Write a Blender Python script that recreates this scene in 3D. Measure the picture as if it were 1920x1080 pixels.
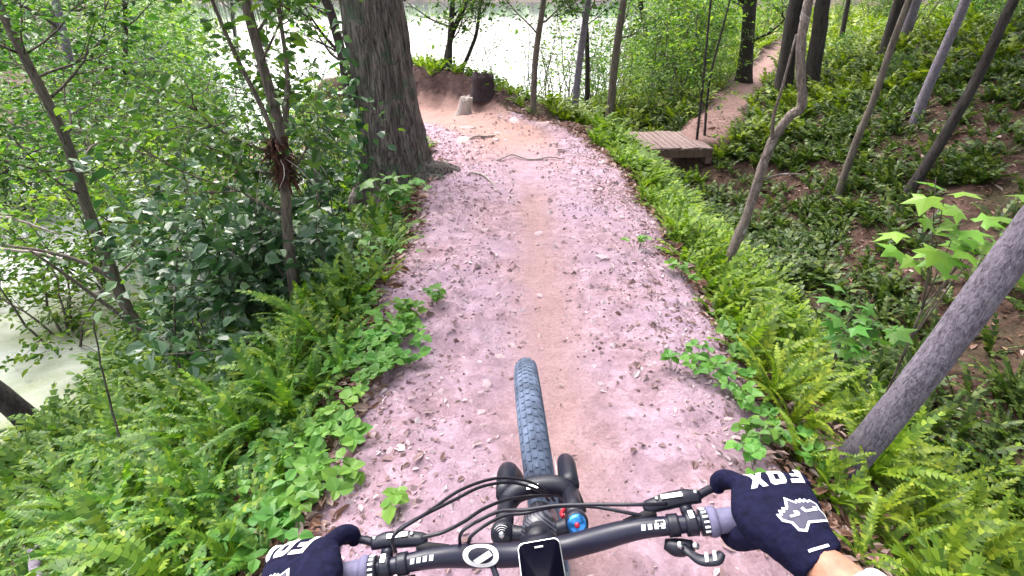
import bpy, bmesh, math, random
import numpy as np
from mathutils import Vector, Matrix, noise as mnoise
from mathutils.bvhtree import BVHTree

for _o in list(bpy.data.objects):
    bpy.data.objects.remove(_o)
SC = bpy.context.scene
COL = SC.collection
PI = math.pi

# ------------------------------------------------------------------ camera
CAM_Z = 1.72
cam_data = bpy.data.cameras.new('camera')
cam_data.sensor_width = 36.0
cam_data.lens = 18.0
cam_data.clip_start = 0.02
cam_data.clip_end = 2000
cam = bpy.data.objects.new('camera', cam_data)
cam.location = (0, 0, CAM_Z)
cam.rotation_euler = (math.radians(60), 0, 0)
COL.objects.link(cam)
SC.camera = cam

# ------------------------------------------------------------------ sky, sun, exposure
SUN_EL, SUN_AZ = math.radians(58), math.radians(-35)     # soft overcast, brighter over the lake
world = bpy.data.worlds.new('World')
SC.world = world
world.use_nodes = True
_nt = world.node_tree
_nt.nodes.clear()
_sky = _nt.nodes.new('ShaderNodeTexSky')
_sky.sky_type = 'NISHITA'
_sky.sun_disc = False
_sky.sun_elevation = SUN_EL
_sky.sun_rotation = SUN_AZ
_sky.air_density = 1.0
_sky.dust_density = 6.0
_sky.ozone_density = 1.0
_hs = _nt.nodes.new('ShaderNodeHueSaturation')
_hs.inputs['Saturation'].default_value = 0.35
_bg = _nt.nodes.new('ShaderNodeBackground')
_bg.inputs['Strength'].default_value = 0.15
_wo = _nt.nodes.new('ShaderNodeOutputWorld')
_nt.links.new(_sky.outputs[0], _hs.inputs['Color'])
_nt.links.new(_hs.outputs[0], _bg.inputs['Color'])
_nt.links.new(_bg.outputs[0], _wo.inputs['Surface'])
_sd = bpy.data.lights.new('sun', 'SUN')
_sd.energy = 0.8
_sd.angle = math.radians(24)
_sd.color = (1.0, 0.95, 0.9)
_so = bpy.data.objects.new('sun', _sd)
COL.objects.link(_so)
_dirv = Vector((math.sin(SUN_AZ) * math.cos(SUN_EL), math.cos(SUN_AZ) * math.cos(SUN_EL), math.sin(SUN_EL)))
_so.rotation_euler = _dirv.to_track_quat('Z', 'Y').to_euler()
_so.location = (-6, 8, 14)
SC.view_settings.view_transform = 'Standard'
SC.view_settings.look = 'None'
SC.view_settings.gamma = 1.0
SC.view_settings.use_curve_mapping = False
SC.view_settings.exposure = 2.25
SC.cycles.use_denoising = True
SC.cycles.max_bounces = 8
SC.cycles.transparent_max_bounces = 8
SC.cycles.sample_clamp_indirect = 6

# ------------------------------------------------------------------ terrain shape
WATER_Z = -2.1
TRAIL = np.array([(.2, -4, -.34), (.2, -1.2, -.34), (.2, -.2, -.26), (.2, .55, 0.0), (.2, .98, .12), (.2, 1.6, .07), (.2, 2.4, 0), (.21, 3.3, 0),
                  (.22, 4.3, 0), (.14, 6.0, .02), (-.12, 7.2, .04), (-.75, 8.2, .02), (-1.8, 8.95, -.12),
                  (-2.8, 9.25, -.5), (-4.2, 9.2, -1.0)], float)
TRAIL2 = np.array([(1.0, 8.3, -.1), (1.7, 8.85, -.45), (2.5, 9.02, -.5), (3.3, 9.25, -.5), (4.3, 11.0, -.5), (5.2, 12.7, -.5), (7.3, 16.5, -.45), (9.9, 21.2, -.4),
                   (14, 28, -.3), (24, 40, 0)], float)
CTRL = []
for yy in (-6, -3, 0, 1.5, 3, 4.5):
    CTRL += [(-1.0, yy, -.06), (-1.5, yy, -.42), (-2.3, yy, -1.0), (-3.4, yy, -1.55), (-4.5, yy, -1.96), (-5.4, yy, -2.5), (-8, yy, -3)]
for yy in (6.3, 7.6):
    CTRL += [(-1.6, yy, -.14), (-2.5, yy, -.5), (-3.8, yy, -1.3), (-5.2, yy, -2.1), (-8, yy, -3)]
CTRL += [(-6.5, 9, -1.4), (-7.5, 11, -2.6), (-5, 11.5, -1.5), (-3.6, 10.5, .3), (-2.3, 10.2, .5), (-1.2, 9.75, .52), (-.35, 9.1, .35), (-1.8, 11.2, .35), (-.6, 10.6, .2),
         (.5, 8.5, -.05), (-2, 12.5, -1.2), (-4, 13.8, -2.3), (-1, 15, -2.1), (0, 11, -.3), (.5, 13, -.8), (1, 16.5, -2.05), (2.4, 19.5, -2.1),
         (1.45, 10.3, -.5), (3.3, 13.6, -.75), (4, 18, -1.2), (5.0, 24, -2.1), (7.5, 24, -.9), (7, 32, -2.15), (11, 33, -.7), (9, 45, -2.2), (14, 45, -.6),
         (-9, 15, -3), (-5, 20, -3), (0, 25, -3), (3, 35, -3.2), (-10, 30, -3.2), (0, 50, -3.4)]
for yy in (-6, -2, 0, 2, 4, 6, 7.6):
    CTRL += [(1.35, yy, -.05), (1.75, yy, -.36), (2.3, yy, -.90), (2.9, yy, -1.25), (3.6, yy, -1.10), (4.5, yy, -.55), (5.8, yy, .16), (7.3, yy, .75),
             (8.8, yy, 1.15), (11, yy, 1.2), (15, yy, .8), (25, yy, .5)]
CTRL += [(1.3, 9.1, -.3), (1.9, 8.2, -.62), (2.5, 8.1, -.95), (2.55, 9.05, -1.15), (2.5, 9.9, -1.1), (2.2, 10.9, -.95), (3.3, 8.4, -.8), (3.9, 9.4, -.55), (4.9, 10.2, -.4), (6.3, 10.2, .12), (8.6, 11.4, 1.1), (11, 13, .9), (7.3, 14, -.1),
         (10, 18, .1), (13, 20, .5), (20, 30, .5), (18, 14, .8), (30, 20, .5)]
CTRL += [(-12.5, 0, -2.2), (-14, 5, -1.6), (-15, 14, -1.5), (-19, 25, -1.5), (-28, 40, -1.3), (-20, 5, -1), (-25, 20, -1), (-35, 10, -.5), (-11, 8, -3), (-12, 20, -3), (-16, 30, -3), (-20, -5, -1)]
CTRL = np.array(CTRL, float)
_A = np.hypot(CTRL[:, None, 0] - CTRL[None, :, 0], CTRL[:, None, 1] - CTRL[None, :, 1])
_n = len(CTRL)
_S = np.zeros((_n + 1, _n + 1))
_S[:_n, :_n] = _A + np.eye(_n) * -0.02
_S[_n, :_n] = 1
_S[:_n, _n] = 1
RBF = np.linalg.solve(_S, np.append(CTRL[:, 2], 0))

def sstep(a, b, x):
    t = np.clip((x - a) / (b - a), 0, 1)
    return t * t * (3 - 2 * t)

def vnoise(x, y, seed=0):
    xi = np.floor(x).astype(np.int64); yi = np.floor(y).astype(np.int64)
    fx = x - xi; fy = y - yi
    fx = fx * fx * (3 - 2 * fx); fy = fy * fy * (3 - 2 * fy)
    def hsh(i, j):
        h = (i * 374761393 + j * 668265263 + seed * 974711) & 0xffffffff
        h = ((h ^ (h >> 13)) * 1274126177) & 0xffffffff
        return ((h ^ (h >> 16)) & 0xffff) / 65535.0
    a = hsh(xi, yi); b = hsh(xi + 1, yi); c = hsh(xi, yi + 1); d = hsh(xi + 1, yi + 1)
    return (a + (b - a) * fx) * (1 - fy) + (c + (d - c) * fx) * fy

def fbm(x, y, seed=0, o=4):
    s = 0; a = .5; 
    for k in range(o):
        s = s + a * vnoise(x, y, seed + k * 17); x = x * 2.03 + 5.1; y = y * 2.03 + 3.7; a *= .5
    return s / (1 - .5 ** o)

def polydist(x, y, P):
    bd = np.full(x.shape, 1e9); bz = np.zeros(x.shape); bs = np.zeros(x.shape)
    for k in range(len(P) - 1):
        a = P[k]; b = P[k + 1]
        dx, dy = b[0] - a[0], b[1] - a[1]
        L2 = dx * dx + dy * dy
        t = np.clip(((x - a[0]) * dx + (y - a[1]) * dy) / L2, 0, 1)
        px = a[0] + t * dx; py = a[1] + t * dy
        d = np.hypot(x - px, y - py)
        side = np.sign((x - a[0]) * dy - (y - a[1]) * dx)      # + = right of travel
        m = d < bd
        bd = np.where(m, d, bd); bz = np.where(m, a[2] + t * (b[2] - a[2]), bz); bs = np.where(m, side, bs)
    return bd, bz, bs

def base_height(x, y):
    h = np.full(x.shape, RBF[-1])
    for k in range(_n):
        h = h + RBF[k] * np.hypot(x - CTRL[k, 0], y - CTRL[k, 1])
    r = np.hypot(x, y - 8)
    far = np.where(x > .27 * y + 2, .3, np.where(x < -.62 * y - 8, -1.0, -3.2))
    far = np.where(y < -20, .2, far)
    far = np.where((y > 330) & (np.abs(x) < 400), np.minimum(2.0, -3.2 + (y - 330) * .2), far)
    w = sstep(34, 52, r)
    return h * (1 - w) + far * w

def terrain(x, y, full=False):
    x = np.asarray(x, float); y = np.asarray(y, float)
    h = base_height(x, y)
    d1, z1, s1 = polydist(x, y, TRAIL)
    d2, z2, s2 = polydist(x, y, TRAIL2)
    half = np.where(s1 > 0, np.interp(y, [.9, 1.7, 3, 4.5, 6, 7.5], [.74, .80, .90, .92, .86, .72]), np.interp(y, [.9, 1.8, 3, 5], [.72, .80, .92, .96]))
    e1 = d1 + (fbm(x * 1.7, y * 1.7, 3) - .5) * .35
    w1 = 1 - sstep(half - .12, half + .38, e1)
    w2 = 1 - sstep(.28, .62, d2 + (fbm(x * 1.3, y * 1.3, 9) - .5) * .3)
    bridge = np.where(np.hypot(x - 2.5, y - 9.03) < 1.0, sstep(.42, .62, np.abs(x - 2.5)), 1)   # the gully runs on under the bridge
    w2 = w2 * bridge
    z1d = z1 - .035 * (1 - sstep(.0, .5, d1)) + .015
    h = h * (1 - w2) + z2 * w2
    h = h * (1 - w1) + z1d * w1
    near = 1 - sstep(20, 40, np.hypot(x, y))
    rough = (fbm(x * 2.2, y * 2.2, 21) - .5) * .16 * (1 - w1) * (1 - .6 * w2) + (fbm(x * 3.1, y * 3.1, 5) - .5) * .045 * w1
    fine = (fbm(x * 11, y * 11, 31) - .5) * (.055 * w1 * sstep(.1, .55, d1) + .012 * w1 + .03 * (1 - w1))
    h = h + (rough + fine) * near
    if full:
        return h, w1, w2, d1
    return h

# ------------------------------------------------------------------ mesh helpers
def arrs_to_mesh(name, V, faces):
    """V (n,3); faces: list of (m,k) int arrays"""
    me = bpy.data.meshes.new(name)
    V = np.asarray(V, np.float32)
    me.vertices.add(len(V))
    me.vertices.foreach_set('co', V.ravel())
    faces = [np.asarray(f, np.int32) for f in faces if len(f)]
    nl = sum(f.size for f in faces); npoly = sum(len(f) for f in faces)
    me.loops.add(nl)
    me.polygons.add(npoly)
    me.loops.foreach_set('vertex_index', np.concatenate([f.ravel() for f in faces]))
    tot = np.concatenate([np.full(len(f), f.shape[1], np.int32) for f in faces])
    st = np.concatenate([[0], np.cumsum(tot)[:-1]]).astype(np.int32)
    me.polygons.foreach_set('loop_start', st)
    me.update(calc_edges=True)
    me.validate()
    return me

class MB:
    def __init__(self):
        self.V = []; self.F = []; self.n = 0
    def add(self, V, *faces):
        V = np.asarray(V, float).reshape(-1, 3)
        for f in faces:
            f = np.asarray(f, np.int64)
            if len(f): self.F.append(f + self.n)
        self.V.append(V); self.n += len(V)
        return self
    def mesh(self, name, mat, smooth=True):
        by = {}
        for f in self.F: by.setdefault(f.shape[1], []).append(f)
        me = arrs_to_mesh(name, np.concatenate(self.V), [np.concatenate(v) for v in by.values()])
        me.materials.append(mat)
        me.polygons.foreach_set('use_smooth', np.full(len(me.polygons), smooth, bool))
        return me
    def build(self, name, mat, parent=None, loc=None, smooth=True):
        me = self.mesh(name, mat, smooth)
        return link(name, me, parent, loc)

def link(name, data, parent=None, loc=None):
    o = bpy.data.objects.new(name, data)
    COL.objects.link(o)
    if parent is not None: o.parent = parent
    if loc is not None: o.location = loc
    return o

def tag(o, label=None, cat=None, group=None, kind=None):
    if label: o['label'] = label
    if cat: o['category'] = cat
    if group: o['group'] = group
    if kind: o['kind'] = kind
    return o

def thing(name, label, cat, loc=(0, 0, 0), group=None, rz=0):
    o = link(name, None, None, loc)
    o.rotation_euler = (0, 0, rz)
    o.empty_display_size = .1
    return tag(o, label, cat, group)

def copy_tree(o, loc=None, rz=None, scale=None, label=None, group=None):
    c = o.copy(); COL.objects.link(c)
    if loc is not None: c.location = loc
    if rz is not None: c.rotation_euler = (0, 0, rz)
    if scale is not None: c.scale = (scale,) * 3 if not hasattr(scale, '__len__') else scale
    if label: c['label'] = label
    if group: c['group'] = group
    for ch in o.children:
        d = ch.copy(); COL.objects.link(d); d.parent = c
        for g in ch.children:
            e = g.copy(); COL.objects.link(e); e.parent = d
    return c

def catmull(P, n=6):
    P = np.asarray(P, float)
    if len(P) < 3: 
        t = np.linspace(0, 1, n + 1)[:, None]
        return P[0] * (1 - t) + P[1] * t
    Q = np.vstack([2 * P[0] - P[1], P, 2 * P[-1] - P[-2]])
    out = []
    for i in range(1, len(Q) - 2):
        p0, p1, p2, p3 = Q[i - 1], Q[i], Q[i + 1], Q[i + 2]
        for t in np.linspace(0, 1, n, endpoint=False):
            out.append(.5 * ((2 * p1) + (-p0 + p2) * t + (2 * p0 - 5 * p1 + 4 * p2 - p3) * t * t + (-p0 + 3 * p1 - 3 * p2 + p3) * t ** 3))
    out.append(P[-1])
    return np.array(out)

def tube(P, R, k=8, cap=True, flat=1.0, wob=0, rng=None, updir=None):
    """tube along polyline P with radii R; returns V, quads, tris"""
    P = np.asarray(P, float); m = len(P)
    R = np.broadcast_to(np.asarray(R, float), (m,)) if np.ndim(R) == 0 else np.interp(np.linspace(0, 1, m), np.linspace(0, 1, len(R)), R)
    T = np.gradient(P, axis=0); T /= np.linalg.norm(T, axis=1)[:, None] + 1e-9
    a = np.array([0, 0, 1.]) if updir is None else np.asarray(updir, float)
    if abs(T[0] @ a) > .9 * np.linalg.norm(a): a = np.array([1., 0, 0])
    N = np.empty_like(P)
    v = a - T[0] * (a @ T[0]); v /= np.linalg.norm(v)
    for i in range(m):
        v = v - T[i] * (v @ T[i]); v /= np.linalg.norm(v) + 1e-9
        N[i] = v
    B = np.cross(T, N)
    th = np.arange(k) * 2 * PI / k
    rr = np.ones((m, k))
    if wob and rng is not None: rr = 1 + wob * rng.normal(size=(m, k))
    V = P[:, None, :] + (R[:, None] * rr)[..., None] * (np.cos(th)[None, :, None] * N[:, None, :] * flat + np.sin(th)[None, :, None] * B[:, None, :])
    V = V.reshape(-1, 3)
    i = np.arange(m - 1)[:, None] * k; j = np.arange(k)[None, :]; j2 = (j + 1) % k
    Q = np.stack([i + j, i + j2, i + k + j2, i + k + j], -1).reshape(-1, 4)
    Tt = np.zeros((0, 3), int)
    if cap:
        V = np.vstack([V, P[0], P[-1]])
        c0, c1 = m * k, m * k + 1
        jj = np.arange(k); jn = (jj + 1) % k
        Tt = np.vstack([np.stack([np.full(k, c0), jn, jj], -1), np.stack([np.full(k, c1), (m - 1) * k + jj, (m - 1) * k + jn], -1)])
    return V, Q, Tt

def addtube(mb, P, R, k=8, **kw):
    V, Q, T = tube(P, R, k, **kw)
    mb.add(V, Q, T)
    return mb

def box(mb, c, ax, ay, az):
    """box centred at c with half axes ax, ay, az (vectors)"""
    c, ax, ay, az = (np.asarray(q, float) for q in (c, ax, ay, az))
    V = [c + sx * ax + sy * ay + sz * az for sz in (-1, 1) for sy in (-1, 1) for sx in (-1, 1)]
    mb.add(V, [(0, 2, 3, 1), (4, 5, 7, 6), (0, 1, 5, 4), (2, 6, 7, 3), (0, 4, 6, 2), (1, 3, 7, 5)])
    return mb

def bevel_obj(o, w, seg=2):
    m = o.modifiers.new('bevel', 'BEVEL'); m.width = w; m.segments = seg; m.limit_method = 'ANGLE'
    return o

# leaf templates: verts (along, across, lift), quads
LEAF = {
    'quad': (np.array([(0, 0, 0), (.45, -.5, .05), (1, 0, -.08), (.45, .5, .05)]), np.array([(0, 1, 2, 3)])),
    'oval': (np.array([(0, 0, 0), (.28, -.46, .10), (.68, -.38, .08), (1, 0, -.12), (.68, .38, .08), (.28, .46, .10)]), np.array([(0, 1, 2, 3), (0, 3, 4, 5)])),
}
_m = []
for ang, rad in ((-150, .35), (-118, .62), (-92, .42), (-58, .92), (-33, .5), (0, 1.1), (33, .5), (58, .92), (92, .42), (118, .62), (150, .35)):
    a_ = math.radians(ang)
    _m.append((.42 + rad * .55 * math.cos(a_), rad * .62 * math.sin(a_), -.10 * rad * rad))
_m.append((.42, 0, .06))
LEAF['maple'] = (np.array(_m), np.array([(11, i, i + 1) for i in range(10)]))

def leaf_cloud(P, size, rng, kind='oval', aspect=.6, up=1.0, droop=.25, heading=None, jitter=.35):
    """many leaves at points P: each its own small folded blade"""
    P = np.asarray(P, float); n = len(P)
    tv, tf = LEAF[kind]
    if heading is None:
        az = rng.uniform(0, 2 * PI, n)
    else:
        az = heading + rng.normal(0, .7, n)
    A = np.stack([np.cos(az), np.sin(az), rng.normal(-droop, .35, n)], -1)
    A /= np.linalg.norm(A, axis=1)[:, None]
    N = rng.normal(0, .6, (n, 3)) + np.array([0, 0, up])
    N -= A * np.sum(A * N, 1)[:, None]
    N /= np.linalg.norm(N, axis=1)[:, None] + 1e-9
    B = np.cross(N, A)
    L = size * np.exp(rng.normal(0, jitter, n))
    V = (P[:, None, :] + L[:, None, None] * (tv[None, :, 0:1] * A[:, None, :] + aspect * tv[None, :, 1:2] * B[:, None, :] + tv[None, :, 2:3] * N[:, None, :]))
    k = len(tv)
    F = (np.arange(n)[:, None, None] * k + tf[None]).reshape(-1, tf.shape[1])
    return V.reshape(-1, 3), F

# ------------------------------------------------------------------ materials
def nmat(name):
    m = bpy.data.materials.new(name); m.use_nodes = True
    nt = m.node_tree
    return m, nt, nt.nodes['Principled BSDF'], nt.nodes['Material Output']

def N(nt, typ, **kw):
    n = nt.nodes.new(typ)
    for k, v in kw.items():
        if k in n.inputs: n.inputs[k].default_value = v
        else: setattr(n, k, v)
    return n

def ramp(nt, fac, stops):
    r = nt.nodes.new('ShaderNodeValToRGB')
    e = r.color_ramp.elements
    while len(e) < len(stops): e.new(.5)
    for el, (p, c) in zip(e, stops):
        el.position = p; el.color = (*c, 1)
    nt.links.new(fac, r.inputs[0])
    return r

def mixc(nt, fac, a, b, mode='MIX'):
    n = nt.nodes.new('ShaderNodeMix'); n.data_type = 'RGBA'; n.blend_type = mode
    for sock, val in ((n.inputs[0], fac), (n.inputs[6], a), (n.inputs[7], b)):
        if hasattr(val, 'is_output'): nt.links.new(val, sock)
        elif isinstance(val, tuple): sock.default_value = (*val, 1)
        else: sock.default_value = val
    return n.outputs[2]

def texco(nt, scale=None, obj=True):
    t = nt.nodes.new('ShaderNodeTexCoord')
    out = t.outputs['Object']
    if scale is not None:
        mp = nt.nodes.new('ShaderNodeMapping'); mp.inputs['Scale'].default_value = scale
        nt.links.new(out, mp.inputs[0]); out = mp.outputs[0]
    return out

def noise(nt, vec, scale, detail=4, rough=.55, dist=0):
    n = N(nt, 'ShaderNodeTexNoise', Scale=scale, Detail=detail, Roughness=rough, Distortion=dist)
    nt.links.new(vec, n.inputs['Vector'])
    return n

def bump(nt, bsdf, h, strength=.5, dist=.02):
    b = N(nt, 'ShaderNodeBump', Strength=strength, Distance=dist)
    nt.links.new(h, b.inputs['Height']); nt.links.new(b.outputs[0], bsdf.inputs['Normal'])
    return b

def mat_plain(name, col, rough=.5, metal=0, spec=.5, var=.15, scale=40, bmp=0, coat=0, sheen=0):
    m, nt, b, out = nmat(name)
    n = noise(nt, texco(nt), scale, 3)
    r = ramp(nt, n.outputs['Fac'], [(.3, tuple(c * (1 - var) for c in col)), (.7, tuple(min(1, c * (1 + var)) for c in col))])
    nt.links.new(r.outputs[0], b.inputs['Base Color'])
    b.inputs['Roughness'].default_value = rough; b.inputs['Metallic'].default_value = metal
    b.inputs['Specular IOR Level'].default_value = spec
    b.inputs['Coat Weight'].default_value = coat
    b.inputs['Sheen Weight'].default_value = sheen
    if bmp: bump(nt, b, n.outputs['Fac'], bmp, .003)
    return m

def mat_leaf(name, stops, rough=.45, transl=.35, tint=(1.15, 1.25, .6), spec=.35):
    m, nt, b, out = nmat(name)
    g = nt.nodes.new('ShaderNodeNewGeometry')
    oi = nt.nodes.new('ShaderNodeObjectInfo')
    r = ramp(nt, g.outputs['Random Per Island'], stops)
    hs = nt.nodes.new('ShaderNodeHueSaturation')
    mr = N(nt, 'ShaderNodeMapRange'); mr.inputs[3].default_value = .78; mr.inputs[4].default_value = 1.22
    nt.links.new(oi.outputs['Random'], mr.inputs[0]); nt.links.new(mr.outputs[0], hs.inputs['Value'])
    mr2 = N(nt, 'ShaderNodeMapRange'); mr2.inputs[3].default_value = .485; mr2.inputs[4].default_value = .515
    mu = N(nt, 'ShaderNodeMath', operation='FRACT')
    mm = N(nt, 'ShaderNodeMath', operation='MULTIPLY'); mm.inputs[1].default_value = 7.31
    nt.links.new(oi.outputs['Random'], mm.inputs[0]); nt.links.new(mm.outputs[0], mu.inputs[0])
    nt.links.new(mu.outputs[0], mr2.inputs[0]); nt.links.new(mr2.outputs[0], hs.inputs['Hue'])
    nt.links.new(r.outputs[0], hs.inputs['Color'])
    nt.links.new(hs.outputs[0], b.inputs['Base Color'])
    b.inputs['Roughness'].default_value = rough; b.inputs['Specular IOR Level'].default_value = spec
    t = nt.nodes.new('ShaderNodeBsdfTranslucent')
    tc = mixc(nt, 1.0, hs.outputs[0], tint, 'MULTIPLY')
    nt.links.new(tc, t.inputs['Color'])
    mx = nt.nodes.new('ShaderNodeMixShader'); mx.inputs[0].default_value = transl
    nt.links.new(b.outputs[0], mx.inputs[1]); nt.links.new(t.outputs[0], mx.inputs[2])
    nt.links.new(mx.outputs[0], out.inputs['Surface'])
    return m

def mat_bark(name, dark, light, scale=6, lichen=None, lich_amt=.5, stretch=.18, bmp=.8, dist=.02):
    m, nt, b, out = nmat(name)
    v = texco(nt, (scale, scale, scale * stretch))
    n1 = noise(nt, v, 3.2, 8, .72, .8)
    v2 = texco(nt, (scale * 3.2, scale * 3.2, scale * stretch * 2.4))
    wv = noise(nt, v2, 2.6, 6, .7, 1.4)
    mul = N(nt, 'ShaderNodeMath', operation='MULTIPLY'); nt.links.new(n1.outputs['Fac'], mul.inputs[0])
    cr = ramp(nt, wv.outputs['Fac'], [(.34, (.25, .25, .25)), (.52, (1, 1, 1))])
    nt.links.new(cr.outputs[0], mul.inputs[1])
    r = ramp(nt, mul.outputs[0], [(.10, dark), (.60, light)])
    col = r.outputs[0]
    if lichen:
        n2 = noise(nt, texco(nt), 5.5, 5, .7, .4)
        rm = ramp(nt, n2.outputs['Fac'], [(lich_amt, (0, 0, 0)), (lich_amt + .1, (1, 1, 1))])
        col = mixc(nt, rm.outputs[0], col, lichen)
    nt.links.new(col, b.inputs['Base Color'])
    b.inputs['Roughness'].default_value = .9; b.inputs['Specular IOR Level'].default_value = .2
    bump(nt, b, mul.outputs[0], bmp, dist)
    return m

M = {}
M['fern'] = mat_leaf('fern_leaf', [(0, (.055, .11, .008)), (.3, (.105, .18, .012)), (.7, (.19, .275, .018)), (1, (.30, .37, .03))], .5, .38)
M['fern_shaded'] = mat_leaf('fern_shade', [(0, (.020, .050, .010)), (.5, (.045, .095, .015)), (.85, (.10, .165, .027)), (1, (.20, .25, .06))], .5, .32)  # darker copy of the fern greens, hill shade put into the colour
M['fern_green'] = mat_leaf('fern_lush', [(0, (.035, .095, .010)), (.4, (.065, .155, .016)), (.8, (.12, .225, .022)), (1, (.22, .31, .03))], .5, .38)
M['leaf_mid'] = mat_leaf('leaf_green', [(0, (.022, .065, .014)), (.5, (.055, .135, .022)), (1, (.14, .24, .03))], .42, .4)
M['leaf_light'] = mat_leaf('leaf_yellow_green', [(0, (.045, .115, .015)), (.5, (.11, .225, .026)), (1, (.26, .37, .05))], .45, .48)
M['leaf_dark'] = mat_leaf('leaf_blue_green', [(0, (.028, .080, .032)), (.6, (.065, .15, .058)), (1, (.14, .24, .09))], .33, .25, (.9, 1.2, .6), .6)
M['leaf_maple'] = mat_leaf('leaf_maple', [(0, (.16, .31, .045)), (1, (.28, .45, .08))], .45, .45)
M['leaf_clover'] = mat_leaf('leaf_trefoil', [(0, (.075, .20, .035)), (1, (.14, .29, .045))], .45, .35)
M['trail_chip'] = mat_leaf('trail_chip', [(0, (.13, .075, .07)), (.35, (.26, .17, .175)), (.7, (.40, .29, .31)), (1, (.58, .48, .51))], .8, .05, (1, .9, .9), .2)
M['litter'] = mat_leaf('dead_leaf', [(0, (.10, .045, .030)), (.3, (.20, .10, .075)), (.6, (.30, .17, .14)), (.85, (.42, .29, .27)), (1, (.50, .38, .36))], .75, .1, (1, .9, .8), .2)
M['moss_hang'] = mat_leaf('hanging_moss', [(0, (.20, .22, .18)), (1, (.34, .36, .30))], .8, .3, (1, 1, 1), .1)
M['dead_frond'] = mat_leaf('dead_frond', [(0, (.05, .02, .018)), (1, (.13, .055, .045))], .8, .15, (1, .8, .7), .1)
M['bark_oak'] = mat_bark('oak_bark', (.016, .012, .011), (.20, .168, .155), 3.6, (.085, .115, .075), .53, .18, 1.0, .05)
M['bark_dark'] = mat_bark('dark_bark', (.010, .008, .008), (.062, .052, .050), 5, (.06, .09, .05), .62)
M['bark_grey'] = mat_bark('grey_bark', (.05, .042, .056), (.25, .215, .265), 10, (.25, .24, .26), .64, .5, .8, .012)
M['bark_mid'] = mat_bark('brown_bark', (.045, .036, .030), (.17, .14, .12), 6, (.14, .17, .11), .62)
M['bark_pale'] = mat_bark('pale_bark', (.055, .042, .038), (.26, .21, .19), 8, (.50, .47, .45), .56, .4, .9, .014)
M['wood_dead'] = mat_bark('dead_wood', (.16, .12, .11), (.42, .36, .34), 8, None, .5, .15, .6, .008)
M['stump'] = mat_bark('stump_wood', (.012, .008, .010), (.06, .04, .045), 5, None)
M['stone'] = mat_plain('trail_stone', (.40, .29, .31), .85, 0, .3, .3, 14, .6)
M['plank'] = mat_bark('weathered_plank', (.085, .055, .05), (.27, .195, .185), 7, None, .5, .1, .5, .006)
M['plank_side'] = mat_bark('bridge_beam', (.05, .032, .026), (.14, .09, .075), 5, None, .5, .1, .5, .006)

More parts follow.
